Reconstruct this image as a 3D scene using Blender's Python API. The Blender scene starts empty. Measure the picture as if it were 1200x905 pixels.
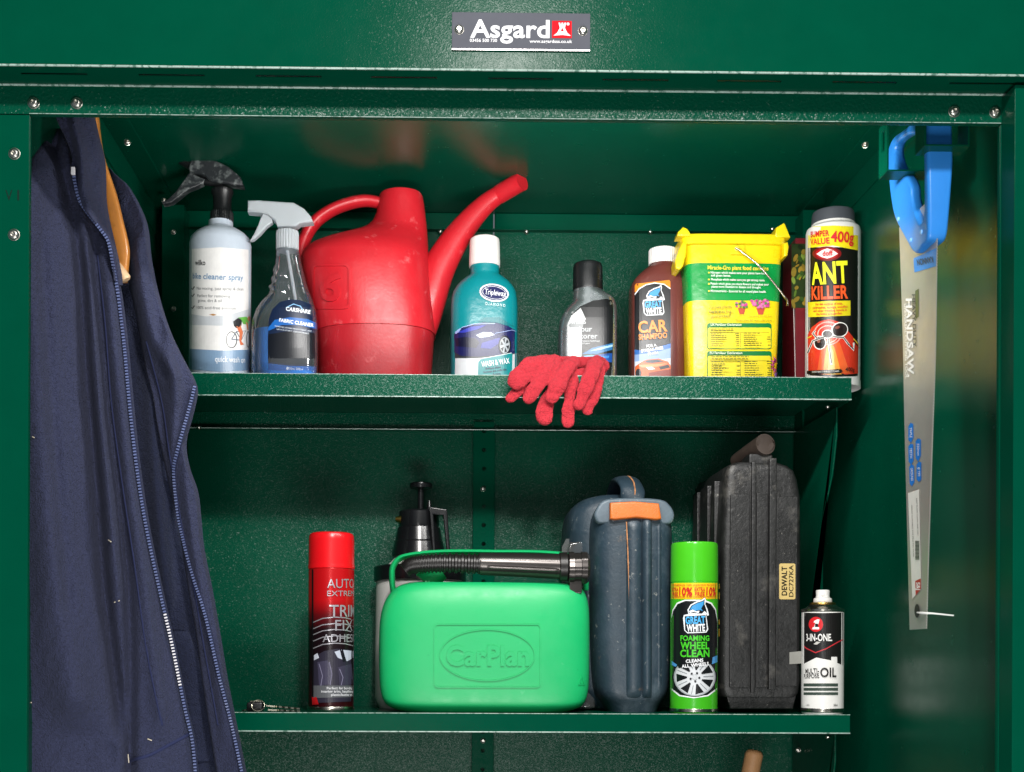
import bpy, bmesh, math, random
from mathutils import Vector, Matrix
random.seed(7)
PI = math.pi
scene = bpy.context.scene
COL = scene.collection

# ---------------------------------------------------------------- camera
DIST, FPX, ZC = 1.25, 1500.0, 1.05
YAW, ROLL = 0.013, 0.0045
CXP, CYP = 508 + FPX * math.tan(YAW), 773.0
CF = Vector((math.sin(YAW), math.cos(YAW), 0))
_r = Vector((math.cos(YAW), -math.sin(YAW), 0)); _u = Vector((0, 0, 1))
CR = _r * math.cos(ROLL) + _u * math.sin(ROLL)
CU = _u * math.cos(ROLL) - _r * math.sin(ROLL)
CO = Vector((0, -DIST, ZC))
cam_data = bpy.data.cameras.new('camera')
cam = bpy.data.objects.new('camera', cam_data); COL.objects.link(cam)
cam.matrix_world = Matrix(((CR.x, CU.x, -CF.x, CO.x), (CR.y, CU.y, -CF.y, CO.y), (CR.z, CU.z, -CF.z, CO.z), (0, 0, 0, 1)))
cam_data.sensor_width = 36; cam_data.lens = FPX / 1200 * 36
cam_data.shift_x = (600 - CXP) / 1200; cam_data.shift_y = (CYP - 452.5) / 1200
cam_data.clip_start = 0.05; cam_data.clip_end = 100
scene.camera = cam

# ---------------------------------------------------------------- light
world = bpy.data.worlds.new('World'); scene.world = world; world.use_nodes = True
bg = world.node_tree.nodes['Background']
bg.inputs[0].default_value = (0.80, 0.90, 1.0, 1); bg.inputs[1].default_value = 0.17
def lamp(name, kind, loc, target, energy, color, **kw):
    d = bpy.data.lights.new(name, kind); d.energy = energy; d.color = color
    for k, v in kw.items(): setattr(d, k, v)
    o = bpy.data.objects.new(name, d); COL.objects.link(o); o.location = loc
    o.rotation_euler = (Vector(target) - Vector(loc)).to_track_quat('-Z', 'Y').to_euler()
    return o
# a flash above the camera, a tall softbox low in front, a strip lamp tucked behind the lintel
lamp('flash', 'POINT', (0.13, -1.25, ZC + 1.10), (0, 0, 1), 86, (1.0, 0.975, 0.94), shadow_soft_size=0.06)
lamp('softbox', 'AREA', (-0.16, -1.95, 0.85), (0.05, 0.5, 1.30), 6, (1.0, 0.985, 0.96), shape='RECTANGLE', size=0.24, size_y=1.1)
lamp('bounce_fill', 'AREA', (0.12, -0.95, 0.40), (0.12, 0.05, 1.62), 13, (1.0, 0.985, 0.96), shape='RECTANGLE', size=0.7, size_y=0.35)  # added fill from below, standing in for light bounced off the ground
lamp('strip_lamp', 'AREA', (0.15, 0.075, 1.588), (0.12, 0.62, 1.42), 4.4, (1.0, 0.985, 0.96), shape='RECTANGLE', size=0.55, size_y=0.02)
scene.view_settings.view_transform = 'Standard'; scene.view_settings.look = 'None'
scene.view_settings.exposure = 0.0; scene.view_settings.gamma = 1.0

# ---------------------------------------------------------------- helpers
def ray(px, py):
    x, y = (px - CXP) / FPX, -(py - CYP) / FPX
    return CF + CR * x + CU * y
def P(px, py, Y):
    d = ray(px, py); t = (Y - CO.y) / d.y
    return CO + d * t
def lin(h):
    if isinstance(h, str):
        h = h.lstrip('#'); c = [int(h[i:i + 2], 16) / 255 for i in (0, 2, 4)]
    else: c = list(h)
    return tuple((v / 12.92 if v <= 0.04045 else ((v + 0.055) / 1.055) ** 2.4) for v in c)

MATS = {}
def mat(name, col, rough=0.4, metal=0.0, bump=None, var=0.0, varscale=60, spec=0.5, roughvar=0.0, trans=0.0,
        coat=0.0, sheen=0.0, sss=0.0, speck=None, ior=None, dirt=None, flake=None):
    """bump: list of (scale, distance_m); var: colour variation; speck: (colour, threshold, scale)"""
    if name in MATS: return MATS[name]
    m = bpy.data.materials.new(name); m.use_nodes = True
    nt = m.node_tree; N = nt.nodes; L = nt.links
    b = N['Principled BSDF']; c = lin(col)
    b.inputs['Base Color'].default_value = (*c, 1)
    b.inputs['Roughness'].default_value = rough; b.inputs['Metallic'].default_value = metal
    b.inputs['Specular IOR Level'].default_value = spec
    if trans: b.inputs['Transmission Weight'].default_value = trans
    if ior: b.inputs['IOR'].default_value = ior
    if coat: b.inputs['Coat Weight'].default_value = coat; b.inputs['Coat Roughness'].default_value = 0.08
    if sheen:
        b.inputs['Sheen Weight'].default_value = sheen; b.inputs['Sheen Roughness'].default_value = 0.5
        b.inputs['Sheen Tint'].default_value = (*[min(1, v * 3 + .1) for v in c], 1)
    if sss:
        b.inputs['Subsurface Weight'].default_value = sss; b.inputs['Subsurface Radius'].default_value = (0.01, 0.01, 0.01)
    geo = N.new('ShaderNodeNewGeometry'); pos = geo.outputs['Position']
    def noise(scale, detail=3, rgh=0.55):
        n = N.new('ShaderNodeTexNoise'); n.inputs['Scale'].default_value = scale
        n.inputs['Detail'].default_value = detail; n.inputs['Roughness'].default_value = rgh
        L.new(pos, n.inputs['Vector']); return n
    colsock = None
    if var:
        n = noise(varscale, 5, 0.6); mr = N.new('ShaderNodeMapRange'); L.new(n.outputs['Fac'], mr.inputs['Value'])
        mr.inputs['From Min'].default_value = .3; mr.inputs['From Max'].default_value = .7
        mr.inputs['To Min'].default_value = 1 - var; mr.inputs['To Max'].default_value = 1 + var
        mx = N.new('ShaderNodeMix'); mx.data_type = 'RGBA'; mx.blend_type = 'MULTIPLY'; mx.inputs['Factor'].default_value = 1
        mx.inputs['A'].default_value = (*c, 1); L.new(mr.outputs['Result'], mx.inputs['B']); colsock = mx.outputs['Result']
    if dirt or speck:
        for spec_ in ([speck] if speck else []) + (dirt if isinstance(dirt, list) else ([dirt] if dirt else [])):
            dc, th, sc, soft, amt = spec_
            n = noise(sc, 6, 0.68); mr = N.new('ShaderNodeMapRange'); L.new(n.outputs['Fac'], mr.inputs['Value'])
            mr.inputs['From Min'].default_value = th; mr.inputs['From Max'].default_value = th + soft
            mr.inputs['To Max'].default_value = amt
            mx = N.new('ShaderNodeMix'); mx.data_type = 'RGBA'; L.new(mr.outputs['Result'], mx.inputs['Factor'])
            if colsock: L.new(colsock, mx.inputs['A'])
            else: mx.inputs['A'].default_value = (*c, 1)
            mx.inputs['B'].default_value = (*lin(dc), 1); colsock = mx.outputs['Result']
    if colsock: L.new(colsock, b.inputs['Base Color'])
    if roughvar:
        n = noise(45, 5, 0.65); mr = N.new('ShaderNodeMapRange'); L.new(n.outputs['Fac'], mr.inputs['Value'])
        mr.inputs['From Min'].default_value = .3; mr.inputs['From Max'].default_value = .7
        mr.inputs['To Min'].default_value = max(0.02, rough - roughvar); mr.inputs['To Max'].default_value = rough + roughvar
        L.new(mr.outputs['Result'], b.inputs['Roughness'])
    prev = None
    for sc, dist in (bump or []):
        n = noise(sc, 2, 0.5); bp = N.new('ShaderNodeBump'); bp.inputs['Strength'].default_value = 1.0
        bp.inputs['Distance'].default_value = dist; L.new(n.outputs['Fac'], bp.inputs['Height'])
        if prev: L.new(prev, bp.inputs['Normal'])
        prev = bp.outputs['Normal']
    if prev: L.new(prev, b.inputs['Normal'])
    if flake:
        """fine powder-coat grain: every tiny cell of the lacquer is tilted a little its own way"""
        sc, amt, cw, cr = flake
        v = N.new('ShaderNodeTexVoronoi'); v.inputs['Scale'].default_value = sc; L.new(pos, v.inputs['Vector'])
        s1 = N.new('ShaderNodeVectorMath'); s1.operation = 'SUBTRACT'; s1.inputs[1].default_value = (.5, .5, .5); L.new(v.outputs['Color'], s1.inputs[0])
        s2 = N.new('ShaderNodeVectorMath'); s2.operation = 'SCALE'; s2.inputs['Scale'].default_value = amt; L.new(s1.outputs[0], s2.inputs[0])
        s3 = N.new('ShaderNodeVectorMath'); s3.operation = 'ADD'; L.new(s2.outputs[0], s3.inputs[0]); L.new(prev or geo.outputs['Normal'], s3.inputs[1])
        s4 = N.new('ShaderNodeVectorMath'); s4.operation = 'NORMALIZE'; L.new(s3.outputs[0], s4.inputs[0])
        L.new(s4.outputs[0], b.inputs['Coat Normal']); b.inputs['Coat Weight'].default_value = cw; b.inputs['Coat Roughness'].default_value = cr
    MATS[name] = m; return m
def ink(h):
    """flat printing ink of one colour"""
    if isinstance(h, bpy.types.Material): return h
    return mat('ink_' + h, h, rough=0.32, var=0.05, varscale=90)
def clear_plastic(name, tint=(1, 1, 1), gloss=0.10, rough=0.06, haze=0.0, hazecol=(0.8, 0.85, 0.9)):
    if name in MATS: return MATS[name]
    m = bpy.data.materials.new(name); m.use_nodes = True; nt = m.node_tree; N = nt.nodes; L = nt.links; N.clear()
    out = N.new('ShaderNodeOutputMaterial'); tr = N.new('ShaderNodeBsdfTransparent'); tr.inputs[0].default_value = (*tint, 1)
    gl = N.new('ShaderNodeBsdfGlossy'); gl.inputs['Roughness'].default_value = rough
    df = N.new('ShaderNodeBsdfDiffuse'); df.inputs[0].default_value = (*hazecol, 1)
    lw = N.new('ShaderNodeFresnel'); lw.inputs[0].default_value = 1.45
    ad = N.new('ShaderNodeMath'); ad.inputs[1].default_value = gloss; L.new(lw.outputs[0], ad.inputs[0])
    m0 = N.new('ShaderNodeMixShader'); m0.inputs[0].default_value = haze; L.new(tr.outputs[0], m0.inputs[1]); L.new(df.outputs[0], m0.inputs[2])
    m1 = N.new('ShaderNodeMixShader'); L.new(ad.outputs[0], m1.inputs[0]); L.new(m0.outputs[0], m1.inputs[1]); L.new(gl.outputs[0], m1.inputs[2])
    L.new(m1.outputs[0], out.inputs[0]); MATS[name] = m; return m

def finish(name, bm, mats, parent=None, smooth=35, kind=None):
    bmesh.ops.recalc_face_normals(bm, faces=bm.faces)
    me = bpy.data.meshes.new(name); bm.to_mesh(me); bm.free()
    for m in (mats if isinstance(mats, (list, tuple)) else [mats]): me.materials.append(m)
    if smooth is not None:
        me.polygons.foreach_set('use_smooth', [True] * len(me.polygons))
        me.set_sharp_from_angle(angle=math.radians(smooth))
    o = bpy.data.objects.new(name, me); COL.objects.link(o)
    if smooth is not None:
        w = o.modifiers.new('weighted_normals', 'WEIGHTED_NORMAL'); w.keep_sharp = True; w.weight = 90
    if parent is not None: o.parent = parent
    if kind: o['kind'] = kind
    return o
def bm_box(bm, lo, hi, bevel=0.0, mi=0):
    x0, y0, z0 = lo; x1, y1, z1 = hi
    vs = [bm.verts.new(p) for p in ((x0,y0,z0),(x1,y0,z0),(x1,y1,z0),(x0,y1,z0),(x0,y0,z1),(x1,y0,z1),(x1,y1,z1),(x0,y1,z1))]
    fs = [bm.faces.new([vs[i] for i in f]) for f in ((0,3,2,1),(4,5,6,7),(0,1,5,4),(1,2,6,5),(2,3,7,6),(3,0,4,7))]
    for f in fs: f.material_index = mi
    if bevel:
        es = set(e for f in fs for e in f.edges)
        r = bmesh.ops.bevel(bm, geom=list(es), offset=bevel, segments=2, affect='EDGES', profile=0.5)
        for f in r['faces']: f.material_index = mi
def bm_loft(bm, rings, cap0=True, cap1=True, mi=0, closed=True):
    R = [[bm.verts.new(p) for p in ring] for ring in rings]
    n = len(R[0])
    for a, b in zip(R[:-1], R[1:]):
        for i in range(n if closed else n - 1):
            j = (i + 1) % n
            f = bm.faces.new((a[i], a[j], b[j], b[i])); f.material_index = mi
    for flag, ring in ((cap0, R[0]), (cap1, R[-1])):
        if flag:
            c = Vector((0, 0, 0))
            for v in ring: c += v.co
            cv = bm.verts.new(c / n)
            for i in range(n):
                f = bm.faces.new((ring[i], ring[(i + 1) % n], cv)); f.material_index = mi
    return R
def sup_ring(z, cx, cy, a, b, n, seg=64):
    out = []
    for i in range(seg):
        t = 2 * PI * i / seg; c, s = math.cos(t), math.sin(t)
        out.append((cx + a * math.copysign(abs(c) ** (2 / n), c), cy + b * math.copysign(abs(s) ** (2 / n), s), z))
    return out
def spline(pts, steps=8):
    """Catmull-Rom through a list of tuples of any length"""
    out = []; n = len(pts)
    for i in range(n - 1):
        p0, p1, p2, p3 = pts[max(i - 1, 0)], pts[i], pts[i + 1], pts[min(i + 2, n - 1)]
        for k in range(steps):
            t = k / steps
            out.append(tuple(0.5 * ((2 * b) + (c - a) * t + (2 * a - 5 * b + 4 * c - d) * t * t + (3 * b - a - 3 * c + d) * t ** 3)
                             for a, b, c, d in zip(p0, p1, p2, p3)))
    out.append(tuple(pts[-1])); return out
def bm_tube(bm, pts, rad, seg=16, caps=True, mi=0, flat=(1, 1), up=Vector((0, 1, 0))):
    pts = [Vector(p) for p in pts]; rings = []
    for i, p in enumerate(pts):
        d = (pts[min(i + 1, len(pts) - 1)] - pts[max(i - 1, 0)]).normalized()
        u = up if abs(d.dot(up)) < .98 else Vector((1, 0, 0))
        s = d.cross(u).normalized(); w = s.cross(d).normalized()
        r = rad[i] if isinstance(rad, (list, tuple)) else rad
        rings.append([p + s * (r * flat[0] * math.cos(2 * PI * k / seg)) + w * (r * flat[1] * math.sin(2 * PI * k / seg)) for k in range(seg)])
    bm_loft(bm, rings, caps, caps, mi)
def bm_lathe(bm, prof, seg=48, cx=0, cy=0, mi=0, cap=True):
    bm_loft(bm, [sup_ring(z, cx, cy, r, r, 2, seg) for r, z in prof], cap, cap, mi)
def bm_prism(bm, poly, d0, d1, axis='Y', bevel=0.0, mi=0):
    """poly in (x,z) extruded along Y (axis 'Y') or in (y,z) extruded along X"""
    def pt(p, d): return (p[0], d, p[1]) if axis == 'Y' else (d, p[0], p[1])
    a = [bm.verts.new(pt(p, d0)) for p in poly]; b = [bm.verts.new(pt(p, d1)) for p in poly]
    fs = [bm.faces.new(a), bm.faces.new(b)]
    n = len(poly); sides = [bm.faces.new((a[i], a[(i + 1) % n], b[(i + 1) % n], b[i])) for i in range(n)]
    for f in fs + sides: f.material_index = mi
    if bevel:
        es = set(e for f in fs for e in f.edges)
        bmesh.ops.recalc_face_normals(bm, faces=fs + sides)
        r = bmesh.ops.bevel(bm, geom=list(es), offset=bevel, segments=3, affect='EDGES', profile=0.5, clamp_overlap=True)
        for f in r['faces']: f.material_index = mi
    bmesh.ops.triangulate(bm, faces=[f for f in bm.faces if len(f.verts) > 4])

# ---- text outlines as flat triangles
TXT = {}
def text_mesh(s, bold=0.0):
    bold *= .65; key = (s, bold)
    if key in TXT: return TXT[key]
    cu = bpy.data.curves.new('t', 'FONT'); cu.body = s; cu.size = 1; cu.offset = bold; cu.resolution_u = 3
    cu.fill_mode = 'FRONT'; cu.space_character = 1.0 + bold * 1.2
    o = bpy.data.objects.new('t', cu); COL.objects.link(o)
    dg = bpy.context.evaluated_depsgraph_get(); me = bpy.data.meshes.new_from_object(o.evaluated_get(dg))
    vs = [(v.co.x, v.co.y) for v in me.vertices]; fs = [tuple(p.vertices) for p in me.polygons]
    bpy.data.objects.remove(o); bpy.data.curves.remove(cu); bpy.data.meshes.remove(me)
    TXT[key] = (vs, fs); return TXT[key]
_h = text_mesh('H'); CAP = max(v[1] for v in _h[0])

def rrect(x0, y0, x1, y1, r, k=5):
    out = []
    for cx, cy, a0 in ((x1 - r, y0 + r, -90), (x1 - r, y1 - r, 0), (x0 + r, y1 - r, 90), (x0 + r, y0 + r, 180)):
        for i in range(k + 1):
            a = math.radians(a0 + 90 * i / k); out.append((cx + r * math.cos(a), cy + r * math.sin(a)))
    return out
def ell(cx, cy, rx, ry, rot=0, k=28):
    c, s = math.cos(math.radians(rot)), math.sin(math.radians(rot)); out = []
    for i in range(k):
        a = 2 * PI * i / k; x, y = rx * math.cos(a), ry * math.sin(a); out.append((cx + c * x + s * y, cy - s * x + c * y))
    return out
def stroke(pts, w):
    """a polyline as a polygon of width w"""
    L, R = [], []
    for i, p in enumerate(pts):
        a, b = pts[max(i - 1, 0)], pts[min(i + 1, len(pts) - 1)]
        dx, dy = b[0] - a[0], b[1] - a[1]; l = math.hypot(dx, dy) or 1
        nx, ny = -dy / l * w / 2, dx / l * w / 2
        L.append((p[0] + nx, p[1] + ny)); R.append((p[0] - nx, p[1] - ny))
    return L + R[::-1]

# print entries -------------------------------------------------------
def p(col, pts): return ('p', col, pts)
def e(col, cx, cy, rx, ry, rot=0): return ('p', col, ell(cx, cy, rx, ry, rot))
def rr(col, x0, y0, x1, y1, r=0.0): return ('p', col, rrect(x0, y0, x1, y1, r) if r else [(x0, y0), (x1, y0), (x1, y1), (x0, y1)])
def st(col, pts, w): return ('p', col, stroke(pts, w))
def ring(col, outer, inner): return ('r', col, outer, inner)
def t(col, s, cx, cy, h, w=None, rot=0, bold=0.0, al='c'): return ('t', col, s, cx, cy, h, w, rot, bold, al)

class Thing:
    def __init__(s, name, label, cat, cx, Y, zb, pm, rz=0.0, group=None, fr=0.0):
        s.fr = fr                                            # heights are measured this far in front of the centre
        s.cx, s.Y, s.zb, s.pm = cx, Y, zb, pm; s.X0 = P(cx, pm, Y).x
        s.root = bpy.data.objects.new(name, None); COL.objects.link(s.root); s.root.empty_display_size = 0.02
        s.root.location = (s.X0, Y, zb); s.root.rotation_euler = (0, 0, rz)
        s.root['label'] = label; s.root['category'] = cat
        if group: s.root['group'] = group
        s.M = Matrix.Translation((s.X0, Y, zb)) @ Matrix.Rotation(rz, 4, 'Z'); s.Mi = s.M.inverted()
        s.k = (DIST + Y) / FPX; s.secs = None; s.surf = None
    def x(s, px): return P(px, s.pm, s.Y).x - s.X0
    def z(s, py): return P(s.cx, py, s.Y - s.fr).z - s.zb
    def pt(s, px, py, y=0.0):
        q = P(px, py, s.Y + y); return Vector((q.x - s.X0, y, q.z - s.zb))
    def sections(s, secs, steps=0):
        """secs: (py, xl, xr, b, n[, cy]) from the bottom upward"""
        if secs[0][0] == 'base': secs = [(1000 * s.z(0) / (s.z(0) - s.z(1000)),) + tuple(secs[0][1:])] + list(secs[1:])
        if steps: secs = spline([tuple(q) + ((0.0,) if len(q) == 5 else ()) for q in secs], steps)
        out = []
        for q in secs:
            py, xl, xr, b, n = q[:5]; cy = q[5] if len(q) > 5 else 0.0
            z = s.zfix(py); x0, x1 = s.x(xl), s.x(xr)
            out.append((z, (x0 + x1) / 2, cy, (x1 - x0) / 2, b if b else (x1 - x0) / 2, n))
        return out
    def zfix(s, py): return 0.0 if py == 'base' else s.z(py)
    def body(s, name, secs, m, seg=64, steps=0, parent=None, use=True, smooth=40, caps=(True, True)):
        q = s.sections(secs, steps); bm = bmesh.new()
        bm_loft(bm, [sup_ring(*r, seg=seg) for r in q], *caps)
        if use: s.use(q)
        return finish(name, bm, m, parent or s.root, smooth)
    def use(s, q):
        s.secs = sorted(q); S = s.secs
        def surf(x, z):
            if z <= S[0][0]: r = S[0]
            elif z >= S[-1][0]: r = S[-1]
            else:
                for A, B in zip(S[:-1], S[1:]):
                    if A[0] <= z <= B[0]:
                        f = (z - A[0]) / ((B[0] - A[0]) or 1); r = tuple(a + (b - a) * f for a, b in zip(A, B)); break
            _, cx, cy, a, b, n = r; u = max(-.9985, min(.9985, (x - cx) / a))
            return cx + u * a, cy - b * (1 - abs(u) ** n) ** (1 / n)
        s.surf = surf
    def flat(s, y): s.surf = lambda x, z: (x, y)
    def cast(s, px, py, off):
        o = s.Mi @ CO; d = s.Mi.to_3x3() @ ray(px, py); y = 0.0
        for _ in range(9):
            tt = (y - o.y) / d.y; x = o.x + tt * d.x; z = o.z + tt * d.z
            x2, y2 = s.surf(x, z); y = 0.35 * y + 0.65 * y2
        return Vector((x2, y - off, z))
    def art(s, name, entries, parent=None, arc=None, step=4.0, vstep=12.0, emboss=0.0, base=0.00025, caster=None, smooth=None):
        V, F, MI, EN, mats = [], [], [], [], []; layer = 0
        cast = caster or s.cast
        def mi(c):
            m = ink(c)
            if m not in mats: mats.append(m)
            return mats.index(m)
        def warp(x, y):
            if arc:
                cx, r = arc; a = max(-1.5, min(1.5, (x - cx) / r)); return cx + r * math.sin(a), y
            return x, y
        def emit(bm, m, lay, wrp):
            xs = [v.co.x for v in bm.verts]; ys = [v.co.y for v in bm.verts]
            if not xs: return
            for lo, hi, ax, stp in ((min(xs), max(xs), 0, step), (min(ys), max(ys), 1, vstep)):
                q = math.ceil(lo / stp) * stp
                while q < hi:
                    no = [0, 0, 0]; no[ax] = 1; co = [0, 0, 0]; co[ax] = q
                    bmesh.ops.bisect_plane(bm, geom=bm.verts[:] + bm.edges[:] + bm.faces[:], plane_co=co, plane_no=no, dist=1e-5); q += stp
            bmesh.ops.triangulate(bm, faces=bm.faces[:]); bm.verts.index_update()
            off = base + lay * 0.00005 + emboss; b0 = len(V)
            for v in bm.verts:
                q = wrp(v.co.x, v.co.y); V.append(cast(q[0], q[1], off))
            for f in bm.faces: F.append([b0 + v.index for v in f.verts]); MI.append(m)
            if emboss:
                b1 = len(V)
                for v in bm.verts:
                    q = wrp(v.co.x, v.co.y); V.append(cast(q[0], q[1], -0.0003))
                for ed in bm.edges:
                    if len(ed.link_faces) == 1:
                        i, j = ed.verts[0].index, ed.verts[1].index; F.append([b0 + i, b0 + j, b1 + j, b1 + i]); MI.append(m)
        ident = lambda x, y: (x, y)
        marks = []
        for en in entries:
            marks.append(len(F)); bm = bmesh.new()
            if en[0] == 'p':
                layer += 1; bm.faces.new([bm.verts.new((q[0], q[1], 0)) for q in en[2]])
                emit(bm, mi(en[1]), layer, ident)
            elif en[0] == 'r':
                layer += 1; a = [bm.verts.new((q[0], q[1], 0)) for q in en[2]]; b = [bm.verts.new((q[0], q[1], 0)) for q in en[3]]
                n = len(a)
                for i in range(n): bm.faces.new((a[i], a[(i + 1) % n], b[(i + 1) % n], b[i]))
                emit(bm, mi(en[1]), layer, ident)
            else:
                _, col, txt, cx, cy, h, w, rot, bold, al = en
                vs, fs = text_mesh(txt, bold)
                if not vs: bm.free(); continue
                x0, x1 = min(v[0] for v in vs), max(v[0] for v in vs)
                sy = h / CAP; sx = sy if not w else w / (x1 - x0)
                ox = {'c': -(x0 + x1) / 2, 'l': -x0, 'r': -x1}[al]
                c, sn = math.cos(math.radians(rot)), math.sin(math.radians(rot)); bv = []
                for vx, vy in vs:
                    X = (vx + ox) * sx; Yv = -(vy - CAP / 2) * sy
                    bv.append(bm.verts.new((cx + c * X + sn * Yv, cy - sn * X + c * Yv, 0)))
                for f in fs:
                    try: bm.faces.new([bv[i] for i in f])
                    except ValueError: pass
                emit(bm, mi(col), layer + 1, warp)
            bm.free()
        marks.append(len(F)); boxes = []
        for a, b in zip(marks[:-1], marks[1:]):              # prints that lie far apart become pieces of their own
            ids = {k for f in F[a:b] for k in f}
            if ids: boxes.append([a, b, [min(V[k][c] for k in ids) for c in range(3)], [max(V[k][c] for k in ids) for c in range(3)]])
        grp = list(range(len(boxes)))
        def find(k):
            while grp[k] != k: k = grp[k]
            return k
        for x in range(len(boxes)):
            for y in range(x):
                g = math.sqrt(sum(max(0, boxes[x][2][c] - boxes[y][3][c], boxes[y][2][c] - boxes[x][3][c]) ** 2 for c in range(3)))
                if g < 0.009: grp[find(x)] = find(y)
        first = None
        for root in sorted({find(k) for k in range(len(boxes))}):
            fs, ms, idx = [], [], {}
            for k in range(len(boxes)):
                if find(k) == root:
                    for q in range(boxes[k][0], boxes[k][1]): fs.append([idx.setdefault(v, len(idx)) for v in F[q]]); ms.append(MI[q])
            me = bpy.data.meshes.new(name); me.from_pydata([tuple(V[v]) for v in idx], [], fs)
            for m in mats: me.materials.append(m)
            me.polygons.foreach_set('material_index', ms); me.update()
            o = bpy.data.objects.new(name, me); COL.objects.link(o); o.parent = parent or s.root
            first = first or o
        return first
def part(th, name, m, fn, smooth=35, parent=None, kind=None):
    bm = bmesh.new(); fn(bm); return finish(name, bm, m, parent or th.root, smooth, kind)

# ================================================================ the cabinet
GREEN = '#004733'
DUST = ('#8fb3a6', .755, 240, .02, .8)
PAINT = mat('green_paint', GREEN, rough=0.20, bump=[(700, 0.00008)], var=0.05, varscale=22, roughvar=0.04, spec=.03, dirt=DUST, flake=(700, .12, .015, .14))
PAINT_SMOOTH = mat('green_paint_side', GREEN, rough=0.23, bump=[(1000, 0.00012)], var=0.06, varscale=20, roughvar=0.05, spec=.36, dirt=DUST)
PAINT_COARSE = mat('green_paint_hammered', GREEN, rough=0.30, bump=[(330, 0.0007)], var=0.05, varscale=30, spec=.05, dirt=DUST, flake=(660, .42, .24, .22))
PAINT_GRAIN = mat('green_paint_grained', GREEN, rough=0.35, bump=[(500, 0.0003)], var=0.10, varscale=9, spec=.05, flake=(760, .32, .24, .27))
EDGE = mat('edge_highlight', '#a9bfb5', rough=0.25, spec=.6, var=.25, varscale=80, dirt=[('#1d5a47', .50, 160, .1, .8)])  # pale colour paints the bright highlight along the folded edges
STEEL = mat('bolt_steel', '#c9c6bd', rough=0.28, metal=1.0, bump=[(700, 0.0002)], var=0.1)
DARK = mat('hole_dark', '#0a0f0d', rough=0.8)

cab = bpy.data.objects.new('metal_cabinet', None); COL.objects.link(cab)
cab['label'] = 'green painted steel storage cabinet standing open with two shelves inside'; cab['category'] = 'cabinet'
cab.empty_display_size = .05
def cpart(name, m, fn, smooth=35, parent=cab, kind=None):
    bm = bmesh.new(); fn(bm); return finish(name, bm, m, parent, smooth, kind)

YB, YS = 0.705, 0.444                                    # back wall, front of the shelves
XL, XR = P(33, 500, 0).x, P(1171, 500, 0).x
WL, WR = XL - 0.028, XR + 0.034
ZLB, ZLT = P(600, 139.5, 0).z, P(600, 105, 0).z          # lintel
YF = -0.042
ZCEIL = P(560, 251, YB).z
ZU = P(610, 440, YS).z; ZU0 = P(610, 466, YS).z          # upper shelf: top, bottom of lip
ZL = P(640, 836.5, YS).z; ZL0 = P(640, 858.5, YS).z
XSR = P(998, 455, YS).x; XSL = WL + 0.012
XSEAM = P(578, 400, YB).x

o = cpart('back_panel', PAINT_GRAIN, lambda b: bm_box(b, (WL, YB, 0), (XSEAM - 0.0012, YB + 0.002, ZCEIL)))
o = cpart('back_panel', PAINT_GRAIN, lambda b: bm_box(b, (XSEAM + 0.0012, YB - 0.001, 0), (WR, YB + 0.001, ZCEIL)))
cpart('side_wall', PAINT_SMOOTH, lambda b: bm_box(b, (WL - 0.002, 0.004, 0), (WL, YB, ZCEIL + .05)))
cpart('side_wall', PAINT_SMOOTH, lambda b: bm_box(b, (WR, 0.004, 0), (WR + 0.002, YB, ZCEIL + .05)))
cpart('ceiling', PAINT_SMOOTH, lambda b: bm_box(b, (WL, 0.004, ZCEIL), (WR, YB, ZCEIL + 0.002)))
cpart('floor', PAINT, lambda b: bm_box(b, (WL, -0.01, -0.02), (WR, YB, 0.0)))

# front frame: posts, lintel, overhanging fascia
def post(b, x0, x1, inner):
    bm_box(b, (x0, 0.0, 0.0), (x1, 0.0022, ZLB - 0.0008), 0.0006)
    xi = x1 if inner > 0 else x0
    bm_box(b, (xi - 0.002 if inner > 0 else xi, 0.0024, 0.0), (xi if inner > 0 else xi + 0.002, 0.007, ZLB - 0.001), 0.0005)
lp = cpart('front_post', PAINT, lambda b: post(b, WL - 0.045, XL, 1))
XRP = P(1186.5, 500, 0).x
rp = cpart('front_post', PAINT, lambda b: post(b, XR, XRP + 0.03, -1))
XO = P(1187.5, 500, -0.03).x; ZO = P(1190, 99, -0.03).z
cpart('corner_panel', PAINT, lambda b: bm_box(b, (XO, -0.03, 0), (XO + 0.06, -0.001, ZO), 0.0012))
def lintel(b):
    bm_box(b, (WL - 0.045, -0.0005, ZLB), (XRP + .002, 0.0022, ZLT), 0.0008)
    bm_box(b, (WL - 0.045, 0.0024, ZLB), (XRP, 0.007, ZLB + 0.0018), 0.0004)
lin_o = cpart('lintel', PAINT_COARSE, lintel)
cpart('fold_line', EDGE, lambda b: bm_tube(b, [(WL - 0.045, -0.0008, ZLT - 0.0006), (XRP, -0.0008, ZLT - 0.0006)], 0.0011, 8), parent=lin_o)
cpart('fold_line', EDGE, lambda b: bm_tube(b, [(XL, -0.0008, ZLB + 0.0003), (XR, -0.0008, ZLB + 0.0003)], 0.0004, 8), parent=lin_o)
def fascia(b):
    bm_box(b, (WL - 0.15, YF, ZLT - 0.0012), (WR + 0.15, YF + 0.003, ZLT + 0.30), 0.0011)
fas = cpart('fascia', PAINT, fascia)
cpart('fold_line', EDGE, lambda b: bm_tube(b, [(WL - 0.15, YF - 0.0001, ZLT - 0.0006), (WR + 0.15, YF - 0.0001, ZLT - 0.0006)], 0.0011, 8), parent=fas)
SLOTS = [(25, 103), (163, 240), (300, 377), (435, 512), (572, 648), (706, 783), (840, 915), (975, 1050), (1112, 1190)]
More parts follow.
